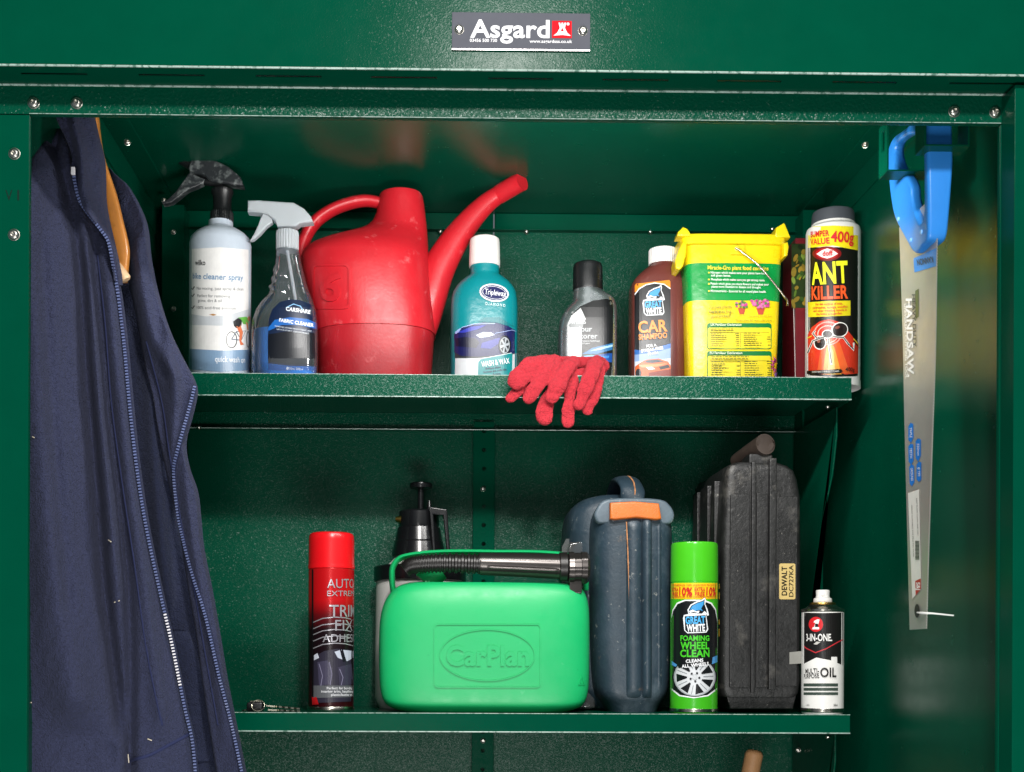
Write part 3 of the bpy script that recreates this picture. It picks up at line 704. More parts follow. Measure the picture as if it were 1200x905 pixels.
lab = th.art('label', [
    p('#121315', [(665.5, 452), (665, 382), (669.5, 369), (680, 359), (695, 352.4), (711, 350.3), (717.5, 352), (718.6, 360), (718, 418), (715, 452)]),
    p('#c4c6c6', [(665.3, 452), (664.8, 381), (669.5, 370), (680.5, 361), (686.5, 374), (682, 382), (680.5, 452)]),
    p('#86898a', [(666, 381), (672, 377), (684, 378), (683, 384), (668, 384)]), e('#8d8f8f', 671, 366.5, 1.3, 1.3), e('#85887f', 671, 408, .9, .9),
    p('#2d6fa4', [(682, 415), (694, 408), (718, 402), (717.6, 410), (700, 415)]), p('#a8cfe6', [(690, 412), (705, 407), (718, 404), (717.9, 406.4), (704, 410)]), p('#0b0d10', [(682, 405), (690, 405), (698, 402), (688, 412), (682, 414)]),
    p('#174c9c', [(682, 418), (700, 416), (717.5, 414), (717, 425), (690, 422)]), p('#5cc0e8', [(684, 417.5), (694, 416), (698, 418.5), (686, 420)]), p('#3a86d0', [(700, 418), (714, 417), (713, 420), (702, 420)])], step=3)
th.art('lettering', [t('#b9bcbe', 'wilko', 677.5, 377.8, 4.4, 18, 0, .03), t('#b4b8ba', 'colour', 681.5, 385.8, 6.2, 24.5, 0, .02), t('#b4b8ba', 'restorer', 684.5, 394, 6.2, 31, 0, .02),
    t('#d5d8da', 'restores faded and', 692, 399.8, 2.2, 21), t('#d5d8da', 'dull colour', 686.5, 402.6, 2.2, 9)], parent=lab, base=.0009)

# ---- shark logo shared by two products (drawn at any place)
def shark_logo(cx, cy, s, rot=0):
    def T(pts):
        c, sn = math.cos(math.radians(rot)), math.sin(math.radians(rot))
        return [(cx + s * (c * x + sn * y), cy + s * (-sn * x + c * y)) for x, y in pts]
    W = '#eef1f4'
    return [p(W, T([(-13.5, 0), (-8, -1), (-9, -6), (-5, -12), (2, -15.5), (9, -17.5), (12, -20), (13, -16), (12, -12), (14.5, -6), (16, 1), (14, 2), (12.5, -1), (13, 3), (14.5, 18), (12, 21.5), (-10, 21.5), (-13.5, 18), (-14.5, 4)])),
            p('#10141a', T([(-7.5, -2), (-7.5, -6), (-4, -11), (3, -14.3), (9.5, -16), (11.5, -18), (11.2, -12), (13, -6), (13.8, -1), (11, -4), (8, -1), (-2, -1)])),
            p('#3d96d2', T([(-6.6, -5), (-3.4, -10.2), (3, -13.4), (9, -15), (10.6, -16), (10, -11.5), (7, -7), (9, -4), (5, -5.5), (0, -4.4), (-4, -6.5)])),
            p(W, T([(-7, -4.6), (-3, -6), (1, -3.8), (5, -4.6), (4, -1.6), (-2, -1.2), (-6.6, -2.2)])), p('#10141a', T([(-6, -3), (-1, -3.6), (3, -2.4), (-2, -2)])),
            p('#141a22', T([(-12.5, 1.4), (12, 1), (13, 17.5), (11, 20.3), (-9.5, 20.3), (-12.5, 17.6)])),
            t('#4db0ea', 'GREAT', *T([(-.2, 6.3)])[0], 8.2 * s, 23 * s, rot, .05), t('#f1f4f7', 'WHITE', *T([(0, 15.5)])[0], 8.0 * s, 21.5 * s, rot, .05)]

# ---- car shampoo
th = Thing('car_shampoo_bottle', 'brown car shampoo bottle with white ribbed cap and orange lettering', 'bottle', 770, .565, ZU, UP, fr=0.024)
BROWN = mat('brown_shampoo_plastic', '#6c3731', rough=.26, var=.05, varscale=18, sss=.25, spec=.5)
th.body('bottle', [('base', 741, 799, .026, 4), (449, 738.5, 801, .029, 4.2), (400, 738, 801, .030, 4.2), (334, 738.2, 800.5, .030, 4.2), (327, 740, 799.5, .0295, 3.8), (321, 744.5, 798.5, .028, 3.3), (315, 750, 797.5, .026, 2.8), (309.5, 756, 796, .0225, 2.3), (306, 760.5, 793.5, .020, 2), (303, 762, 792, .0185, 2)], BROWN)
ribs(th, 'cap', WHITEP, 776.5, 16.6, 286.5, 304.5, 32, .0006)
OR = '#ee8a22'
lab = th.art('label', [
    p('#18191c', [(743.5, 452), (743.5, 335), (745, 332.6), (784, 328), (785.6, 329.5), (786, 452)]),
    p(OR, [(743.8, 343), (743.8, 335), (745, 332.8), (784, 328.3), (785.5, 330), (785.5, 338), (778, 332.8), (768, 331.2), (756, 334)]),
    st('#f0f0f2', [(743.8, 345.5), (749, 338.6), (757, 334), (767, 331.8), (778, 333.4), (785.6, 338.6)], 1.2),
    p('#d5d9e4', [(743.6, 414), (760, 411), (785.8, 404), (785.8, 452), (743.6, 452)]), p('#2f6cba', [(743.6, 410), (756, 411.5), (785.8, 402.6), (785.8, 408), (765, 414), (743.6, 416)]), p('#8aa6d0', [(743.6, 416), (765, 414), (785.8, 408), (785.8, 420), (743.6, 424)]),
    p('#d8642a', [(744, 430), (752, 424), (758, 421.5), (772, 420.5), (783, 424), (785.9, 429), (785.9, 440), (760, 442), (744, 440)]), p('#3a4350', [(754, 425), (759, 422.3), (771, 421.5), (778, 424), (764, 425.6)]), p('#ee9a64', [(748, 428), (764, 427), (782, 426), (770, 430), (752, 431)]),
    p('#23252b', [(772, 430), (783, 427.5), (785, 431), (774, 433.4)]), p('#f0f2f6', [(757, 430.5), (764, 430), (768, 433), (760, 433.6)]), p('#8e2f1c', [(760, 437), (785.8, 433), (785.8, 441), (760, 442)]), e('#23252b', 748, 437.5, 3.4, 5)] + shark_logo(765.2, 351.5, .86, 3), step=3.5)
th.art('lettering', [t(OR, 'CAR', 764.7, 383, 13, 34, 4, .045), t(OR, 'SHAMPOO', 764.8, 394.5, 6.2, 33.5, 4, .045),
    t('#f2f3f5', 'FOR A', 763, 405.6, 3.2, 12, 8, .05), t('#f2f3f5', 'STREAK-FREE', 764, 410, 3.4, 26, 9, .05), t('#f2f3f5', 'FINISH', 765, 414.6, 3.2, 12, 9, .05)], parent=lab, base=.0018)

# ---- plant food tub (outline measured on its front face)
th = Thing('plant_food_tub', 'yellow and green plant food tub with lid and wire handle', 'tub', 861, .508, ZU, UP)
YEL = mat('yellow_plastic', '#f2d516', rough=.30, var=.04, roughvar=.06, bump=[(120, .0003)], sss=.08)
GRN = mat('green_print', '#109343', rough=.26, var=.05, roughvar=.05, bump=[(120, .0003)])
TB = lambda py, grow=0: (py, 809.5 - 6.0 * (452 - py) / 165 - grow, 914 + 5.0 * (452 - py) / 165 + grow, .042 + .004 * (452 - py) / 165 + grow * .0012, 7, .046)
def tub(*pys, grow=0): return [('base' if q == 452 else q,) + TB(q, grow)[1:] for q in pys]
th.body('tub', tub(452, 440, 400, 352, 308, 290, 284), YEL, seg=96)
q0 = th.secs
th.body('printed_band', [TB(352, .25), TB(330, .25), TB(308.5, .25)], GRN, seg=96, use=False, caps=(False, False))
th.use(q0)
def lid(b):
    S = [(287.5, 800, 921, .049, 8, .046), (286.5, 798.5, 922.5, .051, 8, .046), (277, 798.5, 922.5, .051, 8, .046), (275, 800, 921, .0495, 8, .046), (274, 804, 917, .046, 8, .046)]
    bm_loft(b, [sup_ring(*r, seg=96) for r in th.sections(S)])
ld = part(th, 'lid', YEL, lid, 40)
def ear(px, py, dx):
    def f(b):
        z0 = th.z(279); x = th.x(px)
        bm_prism(b, [(x - .010, z0), (x - .009, th.z(py + 6)), (x - .002 * dx, th.z(py)), (x + .004, th.z(py + 2)), (x + .011, z0)], -.0055, .02, 'Y', .002)
    return f
part(th, 'corner_tab', YEL, ear(801, 268, 1), 50, ld); part(th, 'corner_tab', YEL, ear(915.5, 262, -1), 50, ld)
part(th, 'clip', YEL, lambda b: bm_prism(b, pix(th, [(800, 284), (805, 287), (803.5, 300), (800, 313), (796, 317), (791.5, 315), (791, 306), (795, 293)]), -.003, .03, 'Y', .002), 50, ld)
part(th, 'clip', YEL, lambda b: bm_prism(b, pix(th, [(918, 286), (922.5, 284), (924, 290), (922.5, 300), (918, 302)]), -.003, .03, 'Y', .002), 50, ld)
part(th, 'handle_lug', YEL, lambda b: (bm_box(b, (th.x(855), -.0045, th.z(299.5)), (th.x(871.5), .006, th.z(288)), .0008), bm_tube(b, [th.pt(863.5, 291.5, -.004), th.pt(863.5, 291.5, -.0085)], [.004, .0032], 12)), 40)
WIRE = mat('handle_wire', '#bdb7aa', rough=.25, metal=1, var=.1)
wp = spline([th.pt(862, 291, -.0095), th.pt(868, 294.5, -.011), th.pt(887, 309.5, -.013), th.pt(907, 332, -.012), th.pt(918.5, 347, -.008), th.pt(922.5, 353, -.003), th.pt(922, 358, .006), th.pt(919, 350, .05), th.pt(875, 296, .094)], 6)
part(th, 'wire_handle', WIRE, lambda b: bm_tube(b, wp, .0014, 10), 60)
TY, TG = '#efe23a', '#0d7a3a'; PK = '#c8468c'; GY = '#5c5a1c'
lab = th.art('label', [
    rr(TG, 828.5, 379, 904, 409.5, 3), rr('#f2dc2c', 829.4, 384.2, 903.1, 408.6, 2.4), rr(TG, 828.5, 411.8, 904, 450, 3), rr('#f2dc2c', 829.4, 417.2, 903.1, 450, 2),
    rr(GY, 867.4, 390.5, 867.8, 407), rr(GY, 867.4, 424, 867.8, 450), rr(GY, 831, 390, 901, 390.4), rr(GY, 831, 423, 901, 423.4)] +
    [p('#c05038', [(864.5, 361.5), (873.5, 361.5), (871.5, 368.5), (866.5, 368.5)]), p('#c05038', [(886, 361.5), (896, 361.5), (894, 369), (888.5, 369)])] +
    [e(random.choice([PK, '#d873a8', '#4c7a35', '#a8377a', '#5d8a44']), 868.5 + random.uniform(-6.4, 6.4), 357.8 + random.uniform(-4, 4), 1.5, 1.4) for _ in range(26)] +
    [e(random.choice([PK, '#d873a8', '#d873a8', '#a8377a', '#5d8a44']), 890 + random.uniform(-10, 9.5), 357 + random.uniform(-5, 4.5), 1.6, 1.5) for _ in range(44)] +
    [p(PK, [(911 + r_ * math.cos(a) * .9, 428.5 + r_ * 1.15 * math.sin(a)) for a, r_ in [(i * PI / 14, (11, 6.5)[i % 2]) for i in range(8, 21)]] + [(914, 419), (914, 438)]), e('#e2c63a', 911.3, 429, 2.2, 2.8), e('#8a5cb0', 910, 440, 3.6, 3)], step=6, base=.0006)
def rows(x0, x1, y0, y1, col, dy=2.9, words=(2, 5), h=1.5, seed=1, right=None):
    """small rows of print too fine to read in the photograph"""
    R = random.Random(seed); out = []; y = y0
    while y < y1:
        x = x0; end = x0 + (x1 - x0) * R.uniform(.55, 1)
        while x < end:
            w = R.uniform(*words); out.append(rr(col, x, y - h / 2, min(x + w, end), y + h / 2)); x += w + .8
        if right and R.random() < .8: out.append(rr(col, right - R.uniform(3, 5), y - h / 2, right, y + h / 2))
        y += dy
    return out
th.art('lettering', [t('#f3e23c', 'Miracle-Gro plant food contains', 864, 315.2, 4.6, 71, -1, .03),
    t('#f1f6f0', 'Nitrogen which makes sure your plants have lush,', 864.5, 321, 2.6, 65, -1, .02), t('#f1f6f0', 'soft green leaves.', 844, 324, 2.6, 23, -1, .02),
    t('#f1f6f0', 'Phosphate which makes sure you get strong roots.', 864, 329, 2.6, 63, -1, .02), t('#f1f6f0', 'Potash which gives you more flowers and makes your', 866, 334, 2.6, 68, -1, .02), t('#f1f6f0', 'plants more resistant to disease and drought.', 862, 337.4, 2.6, 58, -1, .02), t('#f1f6f0', 'Micronutrients - Essential for all round plant health.', 864.5, 342.5, 2.6, 65, -1, .02)] +
    [e('#e9d93a', 830, y_, 1.1, 1) for y_ in (320.8, 328.8, 333.8, 342.3)] +
    [t('#6b6a2c', 'Grows plants', 844, 360.6, 3.8, 25, 2), t('#6b6a2c', 'twice', 837, 366, 4.6, 14, 1, .02), t('#6b6a2c', 'as big...', 852, 365.8, 3.6, 15, 1), t('#6b6a2c', 'guaranteed!', 844, 371.2, 3.8, 23, 1),
     t('#6b6020', '*Grown plants fed versus unfed plants', 882, 376.4, 2.2, 43, 0), t('#6b6020', 'Fed regularly with plant food', 890, 371.6, 1.5, 26), t('#6b6020', 'Not fed', 869, 370.8, 1.5, 7),
     t('#e6ecd0', 'UK Fertiliser Declaration', 850, 381.6, 2.8, 36, 0, .03), t('#e6ecd0', 'EU Fertiliser Declaration', 850, 414.6, 2.8, 38, 0, .03)] +
    rows(832, 872, 386.6, 389.5, GY, 2.2, seed=3, h=.9) + rows(832, 852, 392.5, 407, GY, 2.4, seed=4, right=865, h=1.0) + rows(870, 893, 392, 407, GY, 2.4, seed=5, right=901, h=1.0) +
    rows(832, 880, 420, 422.5, GY, 2.2, seed=6, h=.9) + rows(832, 852, 426, 446, GY, 2.6, seed=7, right=865, h=1.0) + rows(870, 893, 426, 446, GY, 2.6, seed=8, right=901, h=1.0), parent=lab, base=.0042, step=8)

# ---- carton behind the ant killer
th = Thing('carton', 'narrow dark red carton with green leaf picture between tub and ant killer', 'carton', 941, .585, ZU, UP)
cb = part(th, 'box', mat('carton_red', '#7c1522', rough=.4, var=.08), lambda b: bm_box(b, (th.x(927), -.022, 0), (th.x(957), .045, th.z(285)), .0008))
th.flat(-.0222)
th.art('print', [rr('#2c3f1c', 927.5, 285.8, 957, 361)] + [e(random.choice(['#5e7d2c', '#87a040', '#3d5a22', '#8f7a2a', '#1c2a12', '#a8892f']), random.uniform(929, 955), random.uniform(288, 357), random.uniform(1, 3.5), random.uniform(2, 6), random.uniform(-60, 60)) for _ in range(60)] +
       [st('#d8ccca', [(929.3, 362), (930.3, 400), (931.5, 452)], .9)], base=.0002)

# ---- ant killer
th = Thing('ant_killer_tub', 'tall black ant killer canister with yellow top band and grey cap', 'canister', 976, .507, ZU, UP, fr=0.03)
WGL = mat('white_tub', '#eceae6', rough=.3, var=.03)
th.body('canister', [('base', 946, 1005.5, 0, 2), (451, 944.5, 1007.5, 0, 2), (443, 944.5, 1007.5, 0, 2), (442, 945, 1007, 0, 2), (300, 945, 1007, 0, 2), (265, 945, 1007, 0, 2), (261, 946, 1006, 0, 2), (258.5, 949.5, 1002.5, 0, 2), (257.5, 951, 1001, 0, 2), (254, 951.5, 1000.5, 0, 2)], WGL)
part(th, 'cap', mat('grey_cap', '#4b4f55', rough=.42, bump=[(400, .0001)]), lambda b: bm_lathe(b, [(th.k * 25, th.z(255)), (th.k * 25, th.z(253)), (th.k * 24.2, th.z(243)), (th.k * 23.2, th.z(240.5)), (th.k * 20, th.z(239.3))], 48, th.x(976)))
YB_, RD, BL = '#f4e21f', '#d8232c', '#15120f'
lab = th.art('label', [
    p(BL, [(944.8, 290), (976, 290), (1007.3, 290), (1007.3, 441), (976, 442), (944.8, 440)]), p(YB_, [(944.8, 266), (976, 264.5), (1007.3, 266), (1007.3, 294), (976, 288), (944.8, 291)]),
    e('#7e1215', 969, 297.5, 17, 8.5), e('#b9191c', 969, 297.5, 13.5, 6.6),
    p('#f5f3ef', [(956.5, 298), (963, 293.5), (969.5, 291.3), (976, 293.5), (982, 297.6), (976, 301), (969.5, 303.3), (963, 301.6)]),
    p('#e9d61e', [(946, 354.5), (970, 353), (996.5, 352.5), (996.5, 370), (970, 371), (946, 372)]),
    p('#d8361f', [(944.9, 395), (951, 384), (960, 377), (971, 374.5), (982, 377), (992, 386), (1000, 396), (1007, 404), (1007, 438), (976, 440), (944.9, 437)]),
    p('#e8622c', [(957, 438), (963, 402), (972, 396), (984, 402), (996, 438)]), p('#f0a23a', [(964, 439), (968, 408), (973, 402), (978, 408), (986, 439)]), p('#f4cf7a', [(970, 439), (971.5, 412), (974, 408), (976, 412), (979, 439)]),
    ring('#f3a79a', ell(970, 391, 16.5, 14), ell(970, 391, 15, 12.6)), ring('#f0cabc', ell(970, 392, 12.5, 10.4), ell(970, 392, 11.4, 9.4)),
    st('#f2e03a', [(945, 397), (951, 394)], 1), st('#f2e03a', [(1000, 397), (1007, 405.5)], 1), st('#141414', [(1000, 399.5), (1007, 408)], 1.4)] +
    [p('#f2efea', ell(983.5, 387, 10.2, 9, 20)), p('#1c0f0d', ell(984, 386.8, 8.8, 7.6, 20)), p('#8a4a3c', ell(981, 384, 3, 1.8, 20)), p('#f2efea', ell(969.5, 392, 6.8, 5.2)), p('#1f120f', ell(969.5, 392, 5.6, 4.2)), p('#f2efea', ell(960.5, 402, 7.6, 8.2)), p('#1c0f0d', ell(960.5, 402, 6.3, 7)), p('#9a5a4a', ell(959, 400, 2, 2.2))] +
    [st('#f2efea', q_, 2.4) for q_ in ([(966, 395), (952, 400), (946, 414)], [(975, 395), (988, 396), (994, 404), (1000, 411), (1000, 402)], [(970, 397), (972, 412), (974, 428)], [(957, 397), (952, 391), (955, 388)])] +
    [st('#1c100e', q_, 1.2) for q_ in ([(966, 395), (952, 400), (946, 414)], [(975, 395), (988, 396), (994, 404), (1000, 410)], [(970, 397), (972, 412), (974, 426)], [(957, 397), (952, 391), (955, 388)])] +
    [p('#141210', [(945.2, 435), (985, 433), (987, 435.5), (985, 437.5), (945.2, 439)])], step=2.5, base=.0002)
th.art('lettering', [t(RD, 'BUMPER', 957.5, 274.8, 6.6, 27, 4, .035), t(RD, 'VALUE', 957.5, 283.6, 6.8, 28, 4, .035), t(RD, '400g', 988, 278.5, 12, 30, -3, .035), t(RD, 'doff', 969, 297.5, 5.6, 12.5, 4, .04),
    t('#eff02a', 'ANT', 970, 320.5, 24, 48, 3, .05), t('#f05a26', 'KILLER', 970, 343.5, 14.5, 48, 2, .05),
    t(RD, 'For the control of ants,', 970, 356.8, 2.6, 34, 2, .02), t(RD, 'cockroaches, earwigs, woodlice', 971, 360.6, 2.6, 45, 2, .02), t(RD, 'and other crawling insects in', 971, 364.4, 2.6, 43, 2, .02), t(RD, 'the home and garden', 970, 368.2, 2.6, 32, 2, .02),
    t('#e8e4de', 'ALWAYS READ THE PRODUCT LABEL', 965, 436, 1.8, 36, 2, .02), t('#2a1a12', '400g', 997.5, 433.5, 4.4, 14, -2, .02)], parent=lab, arc=(976, 31.2), base=.0024)

# ---- knitted gloves hanging over the lip of the upper shelf
KNIT = mat('red_knit', '#b92230', rough=.85, bump=[(800, .0030), (260, .0016)], var=.14, varscale=300, sheen=.35)
def glove(name, label, fingers, palm):
    """fingers and palm: chains of (px, py, depth, radius px); grown into one continuous skin by a voxel remesh"""
    bm = bmesh.new()
    for chain in fingers + palm:
        q = spline(chain, 7)
        for px, py, Y, r in q:
            c = P(px, py, Y); R = r * (DIST + Y) / FPX
            bmesh.ops.create_icosphere(bm, subdivisions=2, radius=R, matrix=Matrix.Translation(c) @ Matrix.Diagonal((1.1, .52, 1.04, 1)))
    me = bpy.data.meshes.new('tmp'); bm.to_mesh(me); bm.free()
    o = bpy.data.objects.new('tmp', me); COL.objects.link(o)
    md = o.modifiers.new('r', 'REMESH'); md.mode = 'VOXEL'; md.voxel_size = .0013
    ms = o.modifiers.new('s', 'SMOOTH'); ms.iterations = 5; ms.factor = .5
    tx = bpy.data.textures.new('wrinkle', 'CLOUDS'); tx.noise_scale = .02
    md2 = o.modifiers.new('d', 'DISPLACE'); md2.texture = tx; md2.strength = .007; md2.mid_level = .5; md2.texture_coords = 'GLOBAL'
    dg = bpy.context.evaluated_depsgraph_get(); m2 = bpy.data.meshes.new_from_object(o.evaluated_get(dg))
    bpy.data.objects.remove(o); m2.materials.clear(); m2.materials.append(KNIT)
    m2.polygons.foreach_set('use_smooth', [True] * len(m2.polygons)); m2.name = name
    g = bpy.data.objects.new(name, m2); COL.objects.link(g); g['label'] = label; g['category'] = 'glove'; g['group'] = 'red knitted gloves on the shelf edge'
    return g
glove('knitted_glove', 'red knitted glove lying on top, its broad thumb end to the left', [
    [(640, 424, .452, 8), (627, 427, .438, 11), (614, 437, .430, 12), (604, 448, .426, 9.5)],
    [(650, 424, .452, 8), (641, 436, .436, 8.5), (630, 452, .428, 8.5), (620, 466, .426, 7)],
    [(671, 424, .456, 8), (663, 434, .438, 9), (654, 450, .428, 9.5), (647, 465, .424, 8)],
    [(699, 424, .458, 8), (694, 435, .438, 9), (687, 454, .430, 9), (679, 474, .430, 6.5)]],
    [[(628, 425, .462, 8), (650, 424, .464, 8), (675, 426, .468, 8), (700, 425, .470, 8), (707, 430, .462, 7)], [(640, 430, .490, 9), (675, 432, .495, 9), (704, 432, .49, 7)]])
glove('knitted_glove', 'red knitted glove underneath, its fingertips hanging lowest', [
    [(634, 440, .446, 6), (610, 456, .436, 7), (598, 466, .434, 6)],
    [(653, 448, .443, 7), (641, 472, .436, 9), (637, 489, .436, 9.5)],
    [(672, 444, .446, 6), (667, 468, .437, 7), (665, 494, .437, 8)],
    [(703, 434, .450, 6), (699, 456, .438, 6.5), (689, 481, .436, 7)]],
    [[(634, 438, .449, 6), (665, 440, .450, 6), (702, 436, .452, 6)]])

# ================================================================ lower shelf
LO = 740
# ---- trim adhesive spray can
th = Thing('adhesive_spray_can', 'red and black trim adhesive aerosol with red cap beside the keys', 'spray can', 388, .50, ZL, LO)
REDC = mat('red_cap', '#d8121a', rough=.28, var=.03)
m = bpy.data.materials.new('red_to_black_print'); m.use_nodes = True; _n = m.node_tree.nodes; _l = m.node_tree.links; _b = _n['Principled BSDF']
_b.inputs['Roughness'].default_value = .25; _b.inputs['Metallic'].default_value = .25
_tc = _n.new('ShaderNodeTexCoord'); _sx = _n.new('ShaderNodeSeparateXYZ'); _l.new(_tc.outputs['Object'], _sx.inputs[0])
_mr = _n.new('ShaderNodeMapRange'); _mr.inputs['From Max'].default_value = th.z(664); _l.new(_sx.outputs['Z'], _mr.inputs['Value'])
_cr = _n.new('ShaderNodeValToRGB'); _l.new(_mr.outputs['Result'], _cr.inputs['Fac']); _l.new(_cr.outputs['Color'], _b.inputs['Base Color'])
el = _cr.color_ramp.elements; el[0].position = .0; el[0].color = (*lin('#3a0a10'), 1); el[1].position = .76; el[1].color = (*lin('#c41218'), 1)
for pos, c in ((.30, '#1a1016'), (.56, '#1e0f14'), (.66, '#6a1016')):
    q = el.new(pos); q.color = (*lin(c), 1)
MATS['red_to_black_print'] = m
th.body('can', [('base', 362, 414, 0, 2), (832, 360.8, 415.2, 0, 2), (829, 360.5, 415.5, 0, 2), (826.5, 361.5, 414.5, 0, 2), (825, 361.2, 414.8, 0, 2), (740, 361.2, 414.8, 0, 2), (669, 361.2, 414.8, 0, 2), (666.5, 362, 414, 0, 2)], m)
part(th, 'cap', REDC, lambda b: bm_lathe(b, [(th.k * r, th.z(y)) for r, y in ((27.3, 667), (27.3, 664), (26.8, 661), (26.6, 634), (26.2, 629), (24.8, 626.3), (22, 625))], 48, th.x(388)))
part(th, 'rim', CHROME, lambda b: bm_lathe(b, [(th.k * r, th.z(y)) for r, y in ((26.6, 834), (27.6, 832.5), (27.8, 830), (27.3, 828.4), (27, 827.6))], 48, th.x(388)))
SV = mat('silver_ink', '#c8c5cb', rough=.25, metal=.6)
lab = th.art('label', [rr('#141013', 365.3, 667.5, 367.3, 826)] +
    [st(SV, [(367, y0), (378, y0 - 4.6), (392, y0 - 6.2), (405, y0 - 5.4), (414, y0 - 3)], 1.1) for y0 in (729.5, 737, 744, 751.5, 760)] +
    [p('#2b2836', [(367.5, 770), (380, 763), (395, 760.5), (414.5, 762), (414.5, 822), (367.5, 824)]), p('#c3c8d4', [(368, 768), (372, 765.5), (374, 771), (368, 774)]), p('#b6bccb', [(392, 764), (400, 761.5), (414, 763), (414, 771), (407, 775), (396, 771)]), p('#17151f', [(398, 761), (402, 761), (406, 775), (402, 776)]),
     p('#3f3c50', [(372, 776), (384, 774), (389, 784), (388, 802), (374, 804)]), st('#7c7890', [(374, 778), (378, 792), (376, 804)], .9), st('#6a667e', [(386, 776), (389, 790), (387, 803)], .9), p('#393648', [(396, 782), (412, 778), (414, 802), (398, 804)]), st('#7a768e', [(398, 784), (402, 794), (400, 803)], .8),
     p('#585a5e', [(367.5, 803.5), (414.6, 803.5), (414.6, 817), (367.5, 818)]), p('#b4171c', [(365.5, 817), (371, 817), (373.5, 825.5), (366, 826)])], step=3)
th.art('lettering', [t(SV, 'AUTO', 383.5, 684, 10.5, 40, 0, .0, 'l'), t(SV, 'EXTREME', 383.5, 695.6, 6.2, 46, 0, .0, 'l'), t(SV, 'TRIM', 386, 716, 13.5, 42, 0, .01, 'l'), t(SV, 'FIX', 393, 733, 12.5, 27, 0, 0, 'l'), t(SV, 'ADHESIVE', 378, 748, 9, 60, 0, 0.01, 'l'),
    t('#d8d8dc', 'Perfect for bonding', 383, 806.5, 2.8, 36, 0, .02, 'l'), t('#d8d8dc', 'interior trim, headlinings', 376, 810.3, 2.8, 46, 0, .02, 'l'), t('#d8d8dc', 'plastic/leather etc', 388, 814.2, 2.8, 32, 0, .02, 'l')], parent=lab, arc=(388, 27), base=.0016)

# ---- bunch of keys
th = Thing('key_bunch', 'small bunch of keys lying on the left of the lower shelf', 'keys', 320, .470, ZL, 830)
KEYM = mat('key_metal', '#bdb8a6', rough=.25, metal=1, var=.15)
part(th, 'fob', BLACKP, lambda b: (bm_box(b, (th.x(290), -.012, .0003), (th.x(309.5), .008, .0135), .0035)))
part(th, 'fob_plate', KEYM, lambda b: bm_box(b, (th.x(294), -.010, .0137), (th.x(308), .004, .0148), .0004))
part(th, 'key_ring', KEYM, lambda b: bm_tube(b, [Vector((th.x(304), -.014, .0085)) + Vector((.0085 * math.cos(a), .004 * math.sin(a) , .0072 * math.sin(a))) for a in [i * 2 * PI / 28 for i in range(29)]], .0009, 8, False))
def key(b, x0, x1, y0, z0, z1, rot):
    n = 9; top = [(x0 + (x1 - x0) * i / n, 0) for i in range(n + 1)]
    poly = [(x0, -.005), (x0 + .012, -.005), (x0 + .013, -.0025)] + [(x0 + .013 + (x1 - x0 - .013) * i / 8, -.0025 - (.0012 if i % 2 else 0)) for i in range(1, 9)] + [(x1, .0022), (x0 + .013, .0026), (x0 + .012, .005), (x0, .005)]
    va = [(x, y0 + y, z0 + (z1 - z0) * (x - x0) / (x1 - x0)) for x, y in poly]
    a = [b.verts.new(v) for v in va]; c = [b.verts.new((x, y, z + .0021)) for x, y, z in va]
    b.faces.new(a); b.faces.new(c)
    for i in range(len(a)): b.faces.new((a[i], a[(i + 1) % len(a)], c[(i + 1) % len(a)], c[i]))
    bmesh.ops.triangulate(b, faces=[f for f in b.faces if len(f.verts) > 4])
part(th, 'key', KEYM, lambda b: key(b, th.x(313), th.x(352), -.006, .0075, .0035, 0), None)
part(th, 'key', KEYM, lambda b: key(b, th.x(316), th.x(353), -.013, .0022, .0004, 0), None)
part(th, 'key', KEYM, lambda b: key(b, th.x(297), th.x(283.5), .002, .003, .0004, 0), None)

# ---- green fuel can
FY = .462
th = Thing('fuel_can', 'bright green plastic fuel can with dark flexible spout along its top', 'fuel can', 568, FY, ZL, 760)
FG = mat('green_fuel_plastic', '#18b268', rough=.42, bump=[(900, .00006)], var=.03, varscale=14, sss=.08, dirt=[('#0d7a49', .69, 70, .03, .4), ('#7fd0a6', .64, 30, .12, .35), ('#0e8a52', .60, 6, .25, .35)], roughvar=.07)
FB = [('base', 470, 668, .046, 5, .058), (832.2, 461, 677, .050, 5, .058), (828.5, 453.5, 685, .0535, 5, .058), (822, 448, 690, .0565, 5, .058), (810, 444.5, 693.2, .058, 5, .058), (792, 443, 694.4, .0588, 5, .058), (760, 442.6, 694.6, .059, 5, .058), (735, 443, 694.6, .0588, 5, .058),
      (718, 445, 694.2, .058, 5, .058), (705, 449, 692.8, .0565, 5, .058), (695, 455, 690, .054, 5, .058), (688, 462, 686, .0505, 4.6, .058), (684, 469, 681, .047, 4.2, .058), (681.5, 478, 674, .042, 4, .058)]
fb = th.body('body', FB, FG, seg=96, steps=3, smooth=60)
part(th, 'carry_handle', FG, lambda b: bm_tube(b, [Vector((th.pt(x, y, .055).x, .055, th.pt(x, y, .055).z)) for x, y in spline([(461, 694), (459.5, 680), (460, 666), (467, 656), (480, 651.5), (505, 648.5), (540, 647.5), (580, 648), (630, 648.5), (665, 652), (680, 662), (686, 680), (686, 692)], 5)], .0042, 12, True, 0, (1, 3.4)), 60)
part(th, 'neck', FG, lambda b: bm_tube(b, [th.pt(500, 684, .055), th.pt(508, 674, .055), th.pt(516, 668, .055)], [.019, .016, .014], 20), 60)
HOSE = mat('spout_dark', '#4a4644', rough=.26, metal=.75, var=.08)
HOSEB = mat('hose_black', '#232120', rough=.35, metal=.3)
